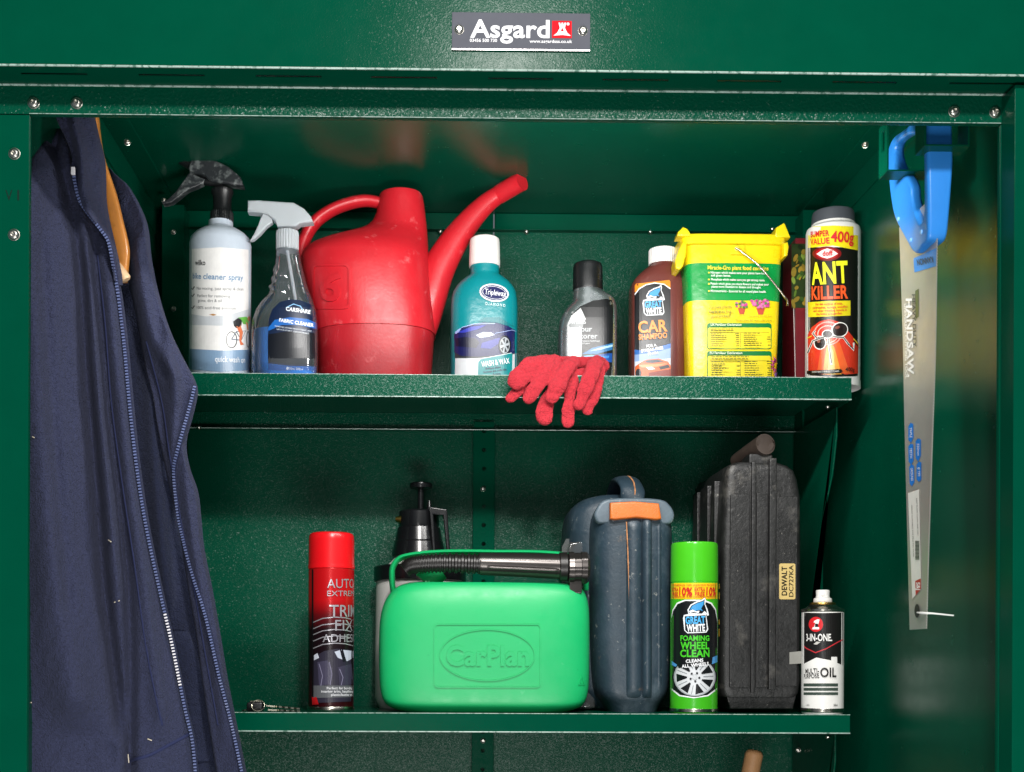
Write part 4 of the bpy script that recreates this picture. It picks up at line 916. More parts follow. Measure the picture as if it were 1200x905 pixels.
def hose(b):
    q = spline([(474, 668, 9.5), (480, 663.5, 10.5), (492, 661.2, 11.2), (520, 660, 11.8), (563, 661, 12.2)], 40); pts, rad = [], []
    for i, (x, y, r) in enumerate(q):
        pts.append(th.pt(x, y, .020)); rad.append(th.k * r * (1.0 if (i % 6) < 3 else .86))
    bm_tube(b, pts, rad, 24)
sp = part(th, 'flexible_hose', HOSEB, hose, 30)
part(th, 'nozzle', HOSE, lambda b: bm_tube(b, [th.pt(x, y, .020) for x, y in ((562, 661), (564, 661), (600, 662), (656, 664))], [th.k * r for r in (12.8, 13.2, 14, 15)], 32), 40)
part(th, 'nozzle_rib', HOSE, lambda b: bm_tube(b, [th.pt(x, y, .0015) for x, y in ((571, 665), (575, 665), (650, 668.5), (656, 668.5))], [.0008, .0021, .0024, .0008], 10), 50)
part(th, 'nozzle_collar', HOSEB, lambda b: bm_tube(b, [th.pt(x, 664.3, .020) for x in (655, 656, 664, 665)], [th.k * r for r in (16, 17.2, 17.2, 16)], 32), 40)
def capf(b):
    seg = 60; rings = []
    for px, r in ((665, 15), (666, 18.4), (672, 18.8), (672.5, 17.6), (680, 17.6), (680.5, 18.8), (687, 18.6), (690, 15.5)):
        c = th.pt(px, 665.5, .020); rings.append([(c.x, c.y + th.k * (r + (.7 if (k % 6) < 3 else 0)) * math.cos(2 * PI * k / seg), c.z + th.k * (r + (.7 if (k % 6) < 3 else 0)) * math.sin(2 * PI * k / seg)) for k in range(seg)])
    bm_loft(b, rings)
part(th, 'nozzle_cap', HOSE, capf, 35)
part(th, 'cap_tab', HOSE, lambda b: (bm_box(b, (th.pt(670, 0, .018).x, .012, th.pt(0, 691.5, .004).z), (th.pt(684.5, 0, .018).x, .019, th.pt(0, 676, .004).z), .0012)), 40)
part(th, 'cap_tab', HOSE, lambda b: bm_box(b, (th.pt(671, 0, .018).x, .010, th.pt(0, 650, .004).z), (th.pt(685, 0, .018).x, .024, th.pt(0, 644.5, .004).z), .001), 40)
th.art('embossed_frame', [ring(FG, rrect(508.5, 731, 634, 806, 5), rrect(510, 732.4, 632.6, 804.6, 4)), ring(FG, ell(571, 768, 56, 30.5, 0, 48), ell(571, 768, 54.9, 29.4, 0, 48)), ring(FG, [(677.5, 802.5), (686, 802.5), (682, 791)], [(679.3, 801.2), (684.3, 801.2), (681.9, 794)])], emboss=.0016, base=0)
th.art('embossed_lettering', [t(FG, 'CarPlan', 571.5, 768.5, 22, 97, 0, .05)], emboss=.0019, base=0)
th.art('side_label', [p('#e6e4df', [(692.4, 731), (694, 728), (694.3, 780), (692.8, 783)]), p('#c22a2a', [(692.6, 765), (694.2, 766), (694.2, 776), (692.8, 775)])], base=.0012)

# ---- pump sprayer behind the fuel can
th = Thing('pump_sprayer', 'white pressure sprayer with black pump top behind the fuel can', 'sprayer', 492, .636, ZL, 690, fr=0.03)
th.body('tank', [('base', 445, 539, 0, 2), (818, 440, 544, 0, 2), (760, 440, 544, 0, 2), (690, 440.5, 543.5, 0, 2), (678, 441, 543, 0, 2), (666, 449, 535, 0, 2), (656, 459, 525, 0, 2), (650, 464, 520, 0, 2)], mat('sprayer_tank', '#d3d1cc', rough=.35, var=.05, sss=.1), use=False)
BP2 = mat('black_gloss_plastic', '#121315', rough=.22, var=.05)
part(th, 'shoulder_ring', BP2, lambda b: bm_lathe(b, [(th.k * r, th.z(y)) for r, y in ((52.5, 681), (54, 680), (54, 664), (52, 662.5), (49, 662.5))], 48))
part(th, 'pump_collar', BP2, lambda b: bm_lathe(b, [(th.k * r, th.z(y)) for r, y in ((31.5, 650), (31.8, 648), (28.5, 634.4), (28.9, 633), (28.0, 632.2), (25, 616.5), (23.5, 615.5), (23.8, 612), (23.4, 598), (21.5, 596), (12, 595.4))], 40, th.x(490.5)), 30)
part(th, 'pump_rod', BP2, lambda b: bm_lathe(b, [(th.k * r, th.z(y)) for r, y in ((3.8, 598), (3.6, 578), (3.9, 571))], 16, th.x(492.5)))
part(th, 'pump_knob', BP2, lambda b: bm_lathe(b, [(th.k * r, th.z(y)) for r, y in ((5, 571.5), (9, 570.3), (13.2, 569), (13.6, 566), (13.2, 563.6), (11, 562.6))], 32, th.x(492.8)))
part(th, 'trigger_bracket', BP2, lambda b: (bm_prism(b, pix(th, [(503, 597), (523, 600), (524, 604), (527.5, 652), (523.5, 652), (519, 607), (508, 606), (511, 652), (507, 652), (504, 612)]), -.034, -.020, 'Y', .0015), bm_tube(b, [th.pt(503, 587, -.02), th.pt(503, 598, -.02)], [.0022, .004], 10)), 40)
part(th, 'spray_nozzle', mat('brass', '#a8934a', rough=.3, metal=1), lambda b: bm_tube(b, [th.pt(470, 609, -.012), th.pt(463.5, 608.5, -.012)], [.006, .0035], 14))

# ---- blue-grey power tool case standing on its side
BF = .492
th = Thing('blue_tool_case', 'dusty dark blue plastic tool case with orange latch', 'tool case', 745, BF, ZL, 700)
BLUEC = mat('blue_case', '#273742', rough=.46, bump=[(240, .0004)], var=.2, varscale=16, dirt=[('#75848e', .55, 11, .25, .45), ('#9a9c98', .63, 110, .06, .55), ('#8a6f55', .66, 30, .06, .35)], roughvar=.12)
SHD = .098
BC = [('base', 716, 777, SHD * .93, 4, SHD), (826, 711, 781, SHD * .95, 4, SHD), (815, 703, 788, SHD * .98, 4.2, SHD), (795, 698.5, 791.5, SHD, 4.4, SHD), (740, 696, 793, SHD, 4.6, SHD), (680, 695, 794, SHD, 4.6, SHD), (630, 695, 794, SHD, 4.6, SHD), (610, 696, 792.5, SHD, 4.6, SHD), (599, 699, 789, SHD, 4.4, SHD), (590, 705, 783, SHD * .97, 4, SHD), (585, 714, 775, SHD * .93, 3.6, SHD), (583, 722, 766, SHD * .88, 3.4, SHD)]
th.body('shell', BC, BLUEC, seg=80, steps=3, smooth=60)
q1 = th.secs
RS = [('base', 704, 775, .075, 4, .128), (815, 682, 782, .079, 4, .128), (790, 675, 786, .08, 4, .128), (640, 671, 788, .08, 4, .128), (600, 673, 786, .08, 4, .128), (586, 679, 780, .078, 3.8, .128), (577, 690, 770, .072, 3.4, .128), (573, 704, 760, .065, 3, .128)]
th.body('rear_shell', RS, BLUEC, seg=64, steps=3, smooth=60, use=False)
def bulge(px, py0, py1, w, h, m, name, taper=1.0):
    """a rounded vertical rib that follows the front of the shell"""
    def f(b):
        rings = []; N = 40
        for i in range(N + 1):
            py = py0 + (py1 - py0) * i / N; c = th.cast(px, py, 0); k = th.k; en = min(1, min(i, N - i) / 2.0 + .25)
            rings.append([(c.x + w * k * math.cos(a), c.y + .002 - h * en * math.sin(a) ** 1, c.z) for a in [PI * j / 9 for j in range(10)]] + [(c.x - w * k, c.y + .006, c.z), (c.x + w * k, c.y + .006, c.z)])
        bm_loft(b, rings)
    return part(th, name, m, f, 50)
bulge(743, 607, 818, 9.5, .0085, BLUEC, 'seam_rib'); bulge(758, 604, 818, 6, .0105, BLUEC, 'seam_rib'); bulge(772, 612, 812, 3.2, .004, BLUEC, 'seam_rib')
RUST = mat('orange_dust', '#a5724a', rough=.9, var=.4, varscale=120)
th.art('dust_line', [st(RUST, [(733.6, 612), (735, 640), (737, 700), (738.6, 760), (739.5, 812)], 1.3)], base=.0040)
part(th, 'latch_recess', mat('latch_grey', '#55636d', rough=.45, var=.15, dirt=('#c9cdd0', .6, 60, .1, .5)), lambda b: bm_prism(b, pix(th, spline([(703, 590), (712, 584.5), (742, 583), (775, 585), (786, 592), (791, 602), (788, 612), (776, 614), (744, 611), (714, 613), (701, 612), (697, 602), (703, 590)], 4)[:-1]), .003, .02, 'Y', .004), 50)
part(th, 'latch', mat('orange_latch', '#d06a25', rough=.42, bump=[(700, .0004)], var=.08), lambda b: bm_prism(b, pix(th, [(714, 590), (742, 588.5), (771, 591), (774, 609), (768, 610), (744, 607.5), (720, 610), (714, 609)]), -.010, .004, 'Y', .003), 50)
hq = spline([(0, .02, .0), (.003, .028, .022), (.0, .05, .038), (-.002, .085, .044), (-.002, .12, .038), (-.002, .15, .018), (-.002, .155, -.005)], 6)
ztop = th.z(588)
part(th, 'carry_handle', BLUEC, lambda b: bm_tube(b, [(th.x(742) + x, y, ztop + z - .004) for x, y, z in hq], .0065, 16, True, 0, (2.6, 1.0), Vector((0, 0, 1))), 60)
part(th, 'handle_seam', RUST, lambda b: bm_tube(b, [(th.x(744) + x, y - .0062 * (1 if i < 16 else .2), ztop + z + (.0000 if i < 8 else .003) - .002) for i, (x, y, z) in enumerate(hq[:20])], .0011, 8), 60)

# ---- clear blister pack beside the blue case
th = Thing('blister_pack', 'clear plastic blister pack wedged between fuel can and blue case', 'packaging', 690, .58, ZL, 720)
th.Y = .58
CP = clear_plastic('blister_clear', (.90, .91, .92), .03, .12, .10, (.55, .55, .54))
edge = [(664, 830), (664, 650), (668, 636), (690, 634), (699, 640), (703, 650), (699, 660), (695, 672), (697, 690), (703, 695), (707, 705), (704, 718), (699, 728), (699, 752), (705, 762), (708, 776), (703, 786), (698, 792), (697, 830)]
part(th, 'shell', CP, lambda b: bm_prism(b, [(th.pt(x, y, -.03).x, th.pt(x, y, -.03).z) for x, y in edge], -.034, -.012, 'Y', .003), 40)
part(th, 'flange', CP, lambda b: bm_prism(b, [(th.pt(x, y, -.03).x, th.pt(x, y, -.03).z) for x, y in ((660, 831), (660, 640), (665, 630), (700, 628), (708, 640), (710, 780), (706, 831))], -.0115, -.0105, 'Y'), 40)

# ---- wheel cleaner spray can
th = Thing('wheel_cleaner_can', 'bright green wheel cleaner aerosol with black shark label', 'spray can', 813.3, .478, ZL, LO)
LIME = mat('lime_print', '#3fae1e', rough=.24, var=.03, spec=.5)
LIMEC = mat('lime_cap', '#46b81f', rough=.22, var=.03)
th.body('can', [('base', 787, 839.5, 0, 2), (833.5, 785.6, 841, 0, 2), (829, 785.6, 841, 0, 2), (828, 786, 840.6, 0, 2), (740, 785.8, 840.8, 0, 2), (684, 785.8, 840.8, 0, 2), (682, 786.5, 840.2, 0, 2)], LIME)
part(th, 'cap', LIMEC, lambda b: bm_lathe(b, [(th.k * r, th.z(y)) for r, y in ((27.6, 682.5), (27.6, 680), (27.4, 650), (27.2, 640), (26.4, 637.4), (24.5, 636.6))], 48))
part(th, 'rim', CHROME, lambda b: bm_lathe(b, [(th.k * r, th.z(y)) for r, y in ((26.8, 834.8), (28.2, 833.4), (28.3, 831), (27.7, 829.6))], 48))
WH = '#eff1f2'
wheel = []
wc = (814, 793.5)
for i in range(7):
    a = i * 2 * PI / 7 + .4
    wheel.append(p('#15171a', [(wc[0] + 22 * math.cos(a - .24), wc[1] + 20.5 * math.sin(a - .24)), (wc[0] + 22 * math.cos(a + .24), wc[1] + 20.5 * math.sin(a + .24)), (wc[0] + 9 * math.cos(a + .10), wc[1] + 8.6 * math.sin(a + .10)), (wc[0] + 9 * math.cos(a - .10), wc[1] + 8.6 * math.sin(a - .10))]))
    wheel.append(st('#83888d', [(wc[0] + 10 * math.cos(a + .45), wc[1] + 10 * math.sin(a + .45)), (wc[0] + 22 * math.cos(a + .45), wc[1] + 20.5 * math.sin(a + .45))], .8))
for i in range(5):
    a = i * 2 * PI / 5 + .2; wheel.append(e('#2a2c30', wc[0] + 5.4 * math.cos(a), wc[1] + 5.2 * math.sin(a), 1.3, 1.3))
lab = th.art('label', [p('#f0c81c', [(785.9, 683.4), (813, 683.2), (840.7, 683.4), (840.7, 702), (813, 702.6), (785.9, 702)]),
    p(WH, [(785.9, 728), (788, 715), (793, 706.5), (802, 703), (825, 703), (834, 706.5), (839, 714), (840.7, 727), (840.7, 808), (830, 816), (813, 818.4), (796, 816), (785.9, 808)]),
    p('#131417', [(786, 729), (788.8, 716), (794, 708), (803, 704.4), (824, 704.4), (833, 708), (838, 715), (840.6, 729), (840.6, 806), (829, 814.6), (813, 816.8), (797, 814.6), (786, 806)]),
    p('#4f9ad8', [(786, 774), (796, 781), (813, 780), (840.6, 768), (840.6, 776), (820, 784), (800, 785), (786, 779)]),
    e('#15171a', *wc, 26, 23.5), e('#a9aeb2', *wc, 24.6, 22.4), e('#d2d5d8', *wc, 23, 21)] + wheel +
    [e('#c2c6c9', *wc, 3.2, 3.2), p('#131417', [(790, 772), (835, 769), (834, 778), (795, 783)])] + shark_logo(814.5, 720.5, 1.0, 2), step=2.5, base=.0002)
RR = '#c81f22'
th.art('lettering', [t(RR, '10%', 802.5, 693.6, 9, 17, -2, .05), t(RR, '10%', 836.5, 693.6, 9, 17, -2, .05), t(RR, 'EXTRA', 820, 691, 4, 13, -2, .04), t(RR, 'FREE', 820, 696.4, 4, 12, -2, .04), t(RR, 'EXTRA', 786, 691, 4, 13, -2, .04), t(RR, 'FREE', 786, 696.4, 4, 12, -2, .04),
    t(RR, 'PROFESSIONAL CAR CLEANING PRODUCTS', 813, 686, 1.6, 66, 0, .03), t(RR, 'PROFESSIONAL CAR CLEANING PRODUCTS', 813, 700, 1.6, 66, 0, .03),
    t('#46c32a', 'FOAMING', 814, 748, 5.8, 36.5, 0, .05), t('#46c32a', 'WHEEL', 814, 756.6, 8, 36, 0, .05), t('#46c32a', 'CLEAN', 814, 765.8, 8, 37, 0, .05),
    t('#f2f3f5', 'CLEANS', 813.5, 774.4, 3.6, 21, 4, .05), t('#f2f3f5', 'ALL WHEELS', 814.5, 779.4, 3.6, 34, 6, .05)], parent=lab, arc=(813.3, 27.6), base=.0022)

# ---- black drill case
DF = .482
th = Thing('black_tool_case', 'scuffed black drill case with yellow sticker and tape', 'tool case', 893, DF, ZL, 690)
BKC = mat('black_case', '#1c1c1c', rough=.45, bump=[(180, .0006), (900, .0002)], var=.2, varscale=30, dirt=[('#77736c', .57, 26, .22, .5), ('#a5a098', .66, 160, .05, .6)], roughvar=.12)
DD = .109
DC = [(817, 848, 937, DD * .97, 12, DD), (812, 845.5, 939.5, DD * .985, 14, DD), (800, 844.3, 941, DD, 14, DD), (700, 844, 941, DD, 14, DD), (640, 845, 941, DD, 14, DD), (581, 848, 940, DD, 14, DD), (562, 849, 936.5, DD, 14, DD), (551, 850.5, 932, DD, 14, DD), (545.5, 852.5, 925, DD * .99, 12, DD), (541.5, 860, 916, DD * .96, 10, DD)]
th.body('shell', DC, BKC, seg=80, smooth=30)
part(th, 'foot', BKC, lambda b: bm_prism(b, pix(th, [(857, 831.5), (931, 831.5), (935, 814), (852, 814)]), .006, .19, 'Y', .002), 40)
def rib(px0, px1, py0, py1, h, name='rib'):
    return part(th, name, BKC, lambda b: bm_box(b, (th.x(px0), -h, th.z(py1)), (th.x(px1), .012, th.z(py0)), .0012), 40)
rib(855, 878, 580, 806, .0035, 'panel'); rib(886, 898.5, 578, 806, .003, 'panel'); rib(899.5, 907.5, 538, 808, .0095, 'seam_rib'); rib(909, 934, 582, 804, .0025, 'panel'); rib(879.5, 884.5, 542, 812, .0055, 'seam_rib')
part(th, 'grip', mat('grip_brown', '#3a302a', rough=.5, var=.15), lambda b: (bm_tube(b, [th.pt(865, 541, .075), th.pt(882, 530, .035), th.pt(897, 520.5, .0), th.pt(897.3, 520.3, -.0005), th.pt(896, 521.2, .004), th.pt(886, 528, .03)], [.012, .0135, .0145, .0112, .0108, .010], 24)), 40)
part(th, 'grip_bracket', BKC, lambda b: (bm_box(b, (th.x(878), .004, th.z(545)), (th.x(906), .05, th.z(531)), .003)), 40)
for y0, wd in ((.034, .022), (.080, .050), (.150, .030)):
    part(th, 'side_rib', BKC, lambda b: bm_box(b, (th.x(845) - .0022, y0, th.z(806)), (th.x(845) + .010, y0 + wd, th.z(560)), .0015), 40)
th.flat(-.0028)
st1 = th.art('sticker', [rr('#c9b071', 913, 660.5, 932, 702.5, 2)], base=.0003); st1['label'] = 'yellowed sticker with black lettering'
th.art('lettering', [t('#1d1a14', 'DEWALT', 919, 681, 6, 34, 90, .04), t('#1d1a14', 'DC727KA', 927, 681, 5, 37, 90, .02)], parent=st1, base=.0006)
tp = th.art('tape', [p('#8b8a84', [(925, 764.5), (940.5, 763), (940.5, 777.5), (925, 778.5)])], base=.0005); tp['label'] = 'scrap of grey tape'
# yellow print on the long side of the case
sidex = th.x(845.6) - .0007
part(th, 'side_print', ink('#c8a020'), lambda b: [bm_box(b, (sidex - .0003, y0, th.z(py1)), (sidex, y0 + .011, th.z(py0))) for y0, py0, py1 in ((.010, 684, 690), (.010, 694, 702), (.010, 726, 732), (.010, 737, 746))], None, None, 'stuff')

# ---- oil spray can
th = Thing('oil_can', 'small black and white oil spray can with white nozzle', 'spray can', 964, .472, ZL, LO)
th.body('can', [('base', 941.5, 986.5, 0, 2), (833.5, 940.2, 987.8, 0, 2), (829, 940, 988, 0, 2), (740, 940, 988, 0, 2), (718, 940, 988, 0, 2)], WGL)
part(th, 'shoulder', CHROME, lambda b: bm_lathe(b, [(th.k * r, th.z(y)) for r, y in ((24.1, 718), (24.9, 717), (24.9, 714.8), (23.6, 713.8), (21, 713.2), (17, 711), (16, 709.5), (15, 709))], 48))
part(th, 'valve_ring', mat('gold_ring', '#a8894f', rough=.3, metal=1), lambda b: bm_lathe(b, [(th.k * r, th.z(y)) for r, y in ((14.6, 709.4), (15.2, 708), (14.8, 706.6), (11, 706))], 32))
part(th, 'nozzle', WHITEP, lambda b: (bm_lathe(b, [(th.k * r, th.z(y)) for r, y in ((10.4, 706.4), (10.8, 705), (10.4, 701.6), (8.2, 700.8), (7.6, 698), (8.0, 692.8), (7, 691.6), (5, 692.6))], 32), bm_tube(b, [th.pt(964, 696.5, -.007), th.pt(964, 696.5, -.0105)], [.0024, .002], 10)), 40)
part(th, 'rim', CHROME, lambda b: bm_lathe(b, [(th.k * r, th.z(y)) for r, y in ((23.2, 835), (24.6, 833.6), (24.7, 831), (24.1, 829.4))], 48))
BLK = '#1a1818'
lab = th.art('label', [p(BLK, [(940.1, 718), (964, 718.6), (987.9, 718), (987.9, 780), (981, 777), (981, 769.8), (974, 769.8), (974, 774), (956.5, 770.6), (940.1, 779)]),
    e('#d3242b', 956, 731.8, 8.4, 8.8), p('#f2f2f0', [(951.6, 737.6), (952.2, 735.4), (954, 735), (955.4, 729.6), (953.4, 729.8), (954, 727.8), (957.5, 726), (960.4, 726), (957.9, 735), (960, 735.4), (959.6, 737.6)]), rr('#1a1818', 955, 731, 958.6, 735),
    st('#c5323a', [(940.2, 756), (945, 760), (955.5, 765), (968, 760.4), (981, 753), (987.8, 749.5)], 1.2), p('#c9c6c0', [(953, 755), (957, 752), (961.5, 752.6), (957, 755.6)]), p('#3c4a42', [(941.5, 801), (982, 801), (982, 804.6), (941.5, 804.6)]), p('#3c4a42', [(941.5, 806.2), (982, 806.2), (982, 809.6), (941.5, 809.6)]), p('#3c4a42', [(941.5, 811.4), (982, 811.4), (982, 814.6), (941.5, 814.6)])], step=2.5, base=.0002)
th.art('lettering', [t('#f2f0ec', '3-IN-ONE.', 958.2, 747.2, 8, 34, 0, .035), t(BLK, 'MULTI-', 949.5, 786.4, 5.6, 20, 2, .01), t(BLK, 'PURPOSE', 947.6, 792.4, 5.2, 24, 2, .01), t(BLK, 'OIL', 971, 788.2, 10.4, 20.5, 0, .035), t(BLK, '200ml', 980, 826.5, 2.4, 6, 0, .02), t(BLK, 'e 0321', 943.5, 826.5, 1.8, 6)], parent=lab, arc=(964, 24.1), base=.0014)

# ---- wooden tool handle rising from below
th = Thing('wooden_tool_handle', 'plain wooden tool handle poking up below the lower shelf', 'tool handle', 882, .58, 0.0, 890)
WOODL = mat('pale_wood', '#c99566', rough=.55, var=.12, varscale=40, bump=[(300, .0003)])
a0, a1 = th.pt(884.5, 880), th.pt(879.5, 905); dv = (a0 - a1).normalized(); foot = a0 - dv * (a0.z / dv.z)
part(th, 'shaft', WOODL, lambda b: bm_tube(b, [foot, a0 - dv * .006, a0 - dv * .002, a0 + dv * .0015], [.0135, .0128, .0118, .008], 24), 60)
part(th, 'ferrule', CHROME, lambda b: bm_tube(b, [foot + dv * .02, foot + dv * .10], [.0165, .0155], 24), 60)

# ================================================================ handsaw on its hooks
th = Thing('handsaw', 'handsaw with blue plastic handle hanging blade down on the right', 'handsaw', 1080, .10, ZLB, 400)
rt = th.root; X0, Y0, Z0 = rt.location
def onX(px, py, X):
    """point of the plane x = X seen at a pixel"""
    d = ray(px, py); tt = (X - CO.x) / d.x; q = CO + d * tt
    return (q.y - Y0, q.z - Z0)
BLADE = mat('saw_steel', '#c9c6c0', rough=.36, metal=.62, var=.06, varscale=18, bump=[(60, .0001)], dirt=('#6f6558', .66, 22, .2, .3), roughvar=.05)
xs = XSAW - X0
near = [(1099.5, 225), (1098, 330), (1096.5, 420), (1093, 520), (1089, 640), (1086.3, 737)]; far = [(1066.5, 739), (1065, 680), (1062.5, 580), (1060, 480), (1058.5, 400), (1056, 320), (1054, 262), (1052.5, 238)]
def blade(b):
    A = [onX(q[0], q[1], XSAW) for q in spline([(float(a), float(c)) for a, c in near], 12)]; B = [onX(q[0], q[1], XSAW) for q in spline([(float(a), float(c)) for a, c in far[::-1]], 12)]
    A = [(z, y) for y, z in A][::-1]; B = [(z, y) for y, z in B][::-1]
    def f(T, z):
        for p0, p1 in zip(T[:-1], T[1:]):
            if p0[0] <= z <= p1[0]: return p0[1] + (p1[1] - p0[1]) * (z - p0[0]) / ((p1[0] - p0[0]) or 1)
        return T[0][1] if z < T[0][0] else T[-1][1]
    z0, z1 = max(A[0][0], B[0][0]), min(A[-1][0], B[-1][0]); N = 300; rings = []
    for i in range(N + 1):
        z = z0 + (z1 - z0) * i / N; yn = f(A, z) + (.0016 if i % 2 else 0); yf = f(B, z)
        rings.append([(xs - .0005, yn, z), (xs + .0005, yn, z), (xs + .0005, yf, z), (xs - .0005, yf, z)])
    bm_loft(b, rings)
bl = part(th, 'blade', BLADE, blade, None)
SB = mat('blue_handle', '#2f86dc', rough=.33, var=.03, bump=[(500, .0001)], sss=.05)
XF = XSAW - .013
def half(px, py=200): f = min(1, max(0, (px - 1068) / 12)); return .006 + (.0075 - .0035 * min(1, max(0, (py - 190) / 90))) * f * f * (3 - 2 * f)
def hz(pts): return [onX(a, b_, XSAW - half(a, b_)) + (half(a, b_),) for a, b_ in pts]
outer = spline([(1085.5, 130), (1072, 140), (1058, 152), (1047, 160), (1041, 172), (1039.8, 186), (1040.5, 205), (1043, 232), (1048, 256), (1060, 280), (1071, 297), (1079, 289), (1087, 279), (1088, 250), (1087.3, 200), (1086.2, 150)], 4)[:-1]
inner = spline([(1080, 160), (1070, 157), (1058, 161), (1049, 170), (1049, 184), (1055, 199), (1062, 207), (1067, 217), (1068, 229), (1070, 241), (1074, 254), (1078.5, 261), (1081.8, 250), (1082, 225), (1081.6, 190), (1081.2, 172)], 4)[:-1]
def handle(b):
    A, B = hz(outer), hz(inner); n = len(A); r = .0035
    def inset(pl, d):
        out = []
        for i, q in enumerate(pl):
            a_, c_ = pl[i - 1], pl[(i + 1) % len(pl)]; tx, tz = c_[0] - a_[0], c_[1] - a_[1]; l = math.hypot(tx, tz) or 1
            out.append((q[0] - tz / l * d, q[1] + tx / l * d, q[2]))
        return out
    def area(pl): return sum(pl[i - 1][0] * pl[i][1] - pl[i][0] * pl[i - 1][1] for i in range(len(pl))) / 2
    sa = 1 if area(A) > 0 else -1; sb = 1 if area(B) > 0 else -1
    loops = []
    for sd, seq in ((-1, ((A, sa, r, 0), (A, sa, r * .3, r * .3), (A, sa, 0, r), (B, -sb, 0, r), (B, -sb, r * .3, r * .3), (B, -sb, r, 0))), (1, ((B, -sb, r, 0), (B, -sb, r * .3, r * .3), (B, -sb, 0, r), (A, sa, 0, r), (A, sa, r * .3, r * .3), (A, sa, r, 0)))):
        for pl_, sg, dx, d in seq: loops.append((sd, dx, inset(pl_, sg * d)))
    R = [[b.verts.new((xs + sd * (q[2] - dx), q[0], q[1])) for q in pl_] for sd, dx, pl_ in loops]; R.append(R[0])
    for u, v in zip(R[:-1], R[1:]):
        for i in range(n): b.faces.new((u[i], u[(i + 1) % n], v[(i + 1) % n], v[i]))
hnd = part(th, 'handle', SB, handle, 50)
SCR = mat('handle_screw', '#7fb8ee', rough=.3)
for q in ((1053, 257), (1068, 281.5), (1080, 272)):
    hh = half(*q); y_, z_ = onX(*q, XSAW - hh); part(th, 'screw', SCR, lambda b: bm_tube(b, [(xs - hh + .0005, y_, z_), (xs - hh - .0012, y_, z_)], [.003, .0022], 14), 50, hnd)
XB = XSAW - .0007
def cast_blade(px, py, off):
    y_, z_ = onX(px, py, XB - off); return Vector((XB - off - X0, y_, z_))
WS = '#f0efec'
th.art('blade_print', [p('#2f8ae0', [(1070.5, 303), (1097.5, 290.5), (1097, 312), (1071.5, 319.5)]), p('#57603a', [(1072.5, 341), (1076.5, 338.5), (1076.5, 371), (1073, 374)]),
    p('#1f74cc', [(1064.5, 500), (1067, 495.5), (1070, 497), (1070.5, 513), (1067.5, 519), (1064.5, 516)]), p('#1f74cc', [(1064.5, 523), (1067, 520), (1070.2, 521), (1070.5, 540), (1067.5, 545), (1064.8, 541)]), p('#1f74cc', [(1065.5, 547), (1068, 544), (1071, 546), (1071.5, 565), (1068.5, 570), (1066, 567)]),
    p('#1f74cc', [(1073, 517), (1075.5, 514), (1079, 515), (1079, 534), (1076, 541), (1073, 537)]), p('#1f74cc', [(1074, 545), (1076.5, 541), (1079.5, 542), (1079.5, 562), (1077, 565), (1074, 562)]),
    p('#e6e3dc', [(1064, 578), (1077, 573.5), (1079.5, 690), (1069, 702)]), p('#b52a2c', [(1072.5, 681), (1079, 678), (1079.3, 690), (1073, 698)]),
    e('#2a2a28', 1074.6, 716, 3, 8)] +
    [rr('#2c2a28', 1072.5, 634 + i * 1.6, 1077.3, 634.9 + i * 1.6) for i in range(14)], caster=cast_blade, base=.0001)
th.art('lettering', [t('#16304e', 'KANNON', 1084, 306, 7, 19, 192, .03), t(WS, 'HANDSAW.', 1066.2, 396, 6.6, 92, -88.5, .05), t('#3a3f44', 'HEAVY DUTY', 1071.2, 376, 3.6, 62, -88.5, .03), t(WS, 'UNIVERSAL CUTTING TOOL', 1061.6, 400, 2.6, 88, -89, .03),
    t('#eef3fa', 'TRIPLE', 1067.4, 507, 2.6, 12, -88), t('#eef3fa', 'TEETH', 1067.5, 531, 2.6, 12, -88), t('#eef3fa', 'GROUND', 1068.6, 556, 2.6, 15, -88), t('#eef3fa', '550mm', 1076, 527, 2.6, 14, -88), t('#eef3fa', '8 TPI', 1076.8, 553, 2.6, 10, -88),
    t('#f2f0ee', 'S&J', 1076, 687, 4, 9, -88, .04), t('#77736c', 'KEEP BLADE CLEAN AND DRY', 1075, 606, 1.4, 44, -88), t('#77736c', 'WEAR SUITABLE EYE PROTECTION', 1069.5, 622, 1.4, 60, -88)], caster=cast_blade, base=.0006, parent=bl)
part(th, 'tag_loop', mat('tag_nylon', '#e8e8e4', rough=.4), lambda b: bm_tube(b, [(xs - .002, *onX(1077, 718, XSAW)), (xs - .004, *onX(1085, 718.5, XSAW)), (xs + .004, onX(1086, 719, XSAW)[0] - .004, onX(1086, 719, XSAW)[1]), (xs + .026, onX(1086, 719, XSAW)[0] - .006, onX(1086, 721.5, XSAW)[1])], [.0008, .0014, .0010, .0008], 8), 60)

# ================================================================ fleece jacket on a wooden hanger
FLEECE = mat('navy_fleece', '#2d324e', rough=.95, bump=[(560, .0034), (120, .0030)], var=.18, varscale=300, sheen=.18, dirt=('#6a6f8c', .76, 160, .03, .5))
FLEECE_IN = mat('navy_fleece_lining', '#1e2540', rough=.95, bump=[(560, .0030), (120, .0030)], var=.14, varscale=200, sheen=.4)
jk = bpy.data.objects.new('fleece_jacket', None); COL.objects.link(jk); jk.location = P(120, 500, .16); jk.empty_display_size = .03
jk['label'] = 'navy blue fleece jacket hanging open on a wooden hanger at the left'; jk['category'] = 'jacket'
JO = Vector(jk.location)
def at(path, y, k=1, flip=False):
    """x of a path of (x, y) pixels at height y"""
    if y <= path[0][1]: return path[0][0]
    for a, b in zip(path[:-1], path[1:]):
        if a[1] <= y <= b[1]: return a[0] + (b[0] - a[0]) * (y - a[1]) / ((b[1] - a[1]) or 1)
    return path[-1][0]
def sm(path, k=6): return spline(path, k)
SURF = {}
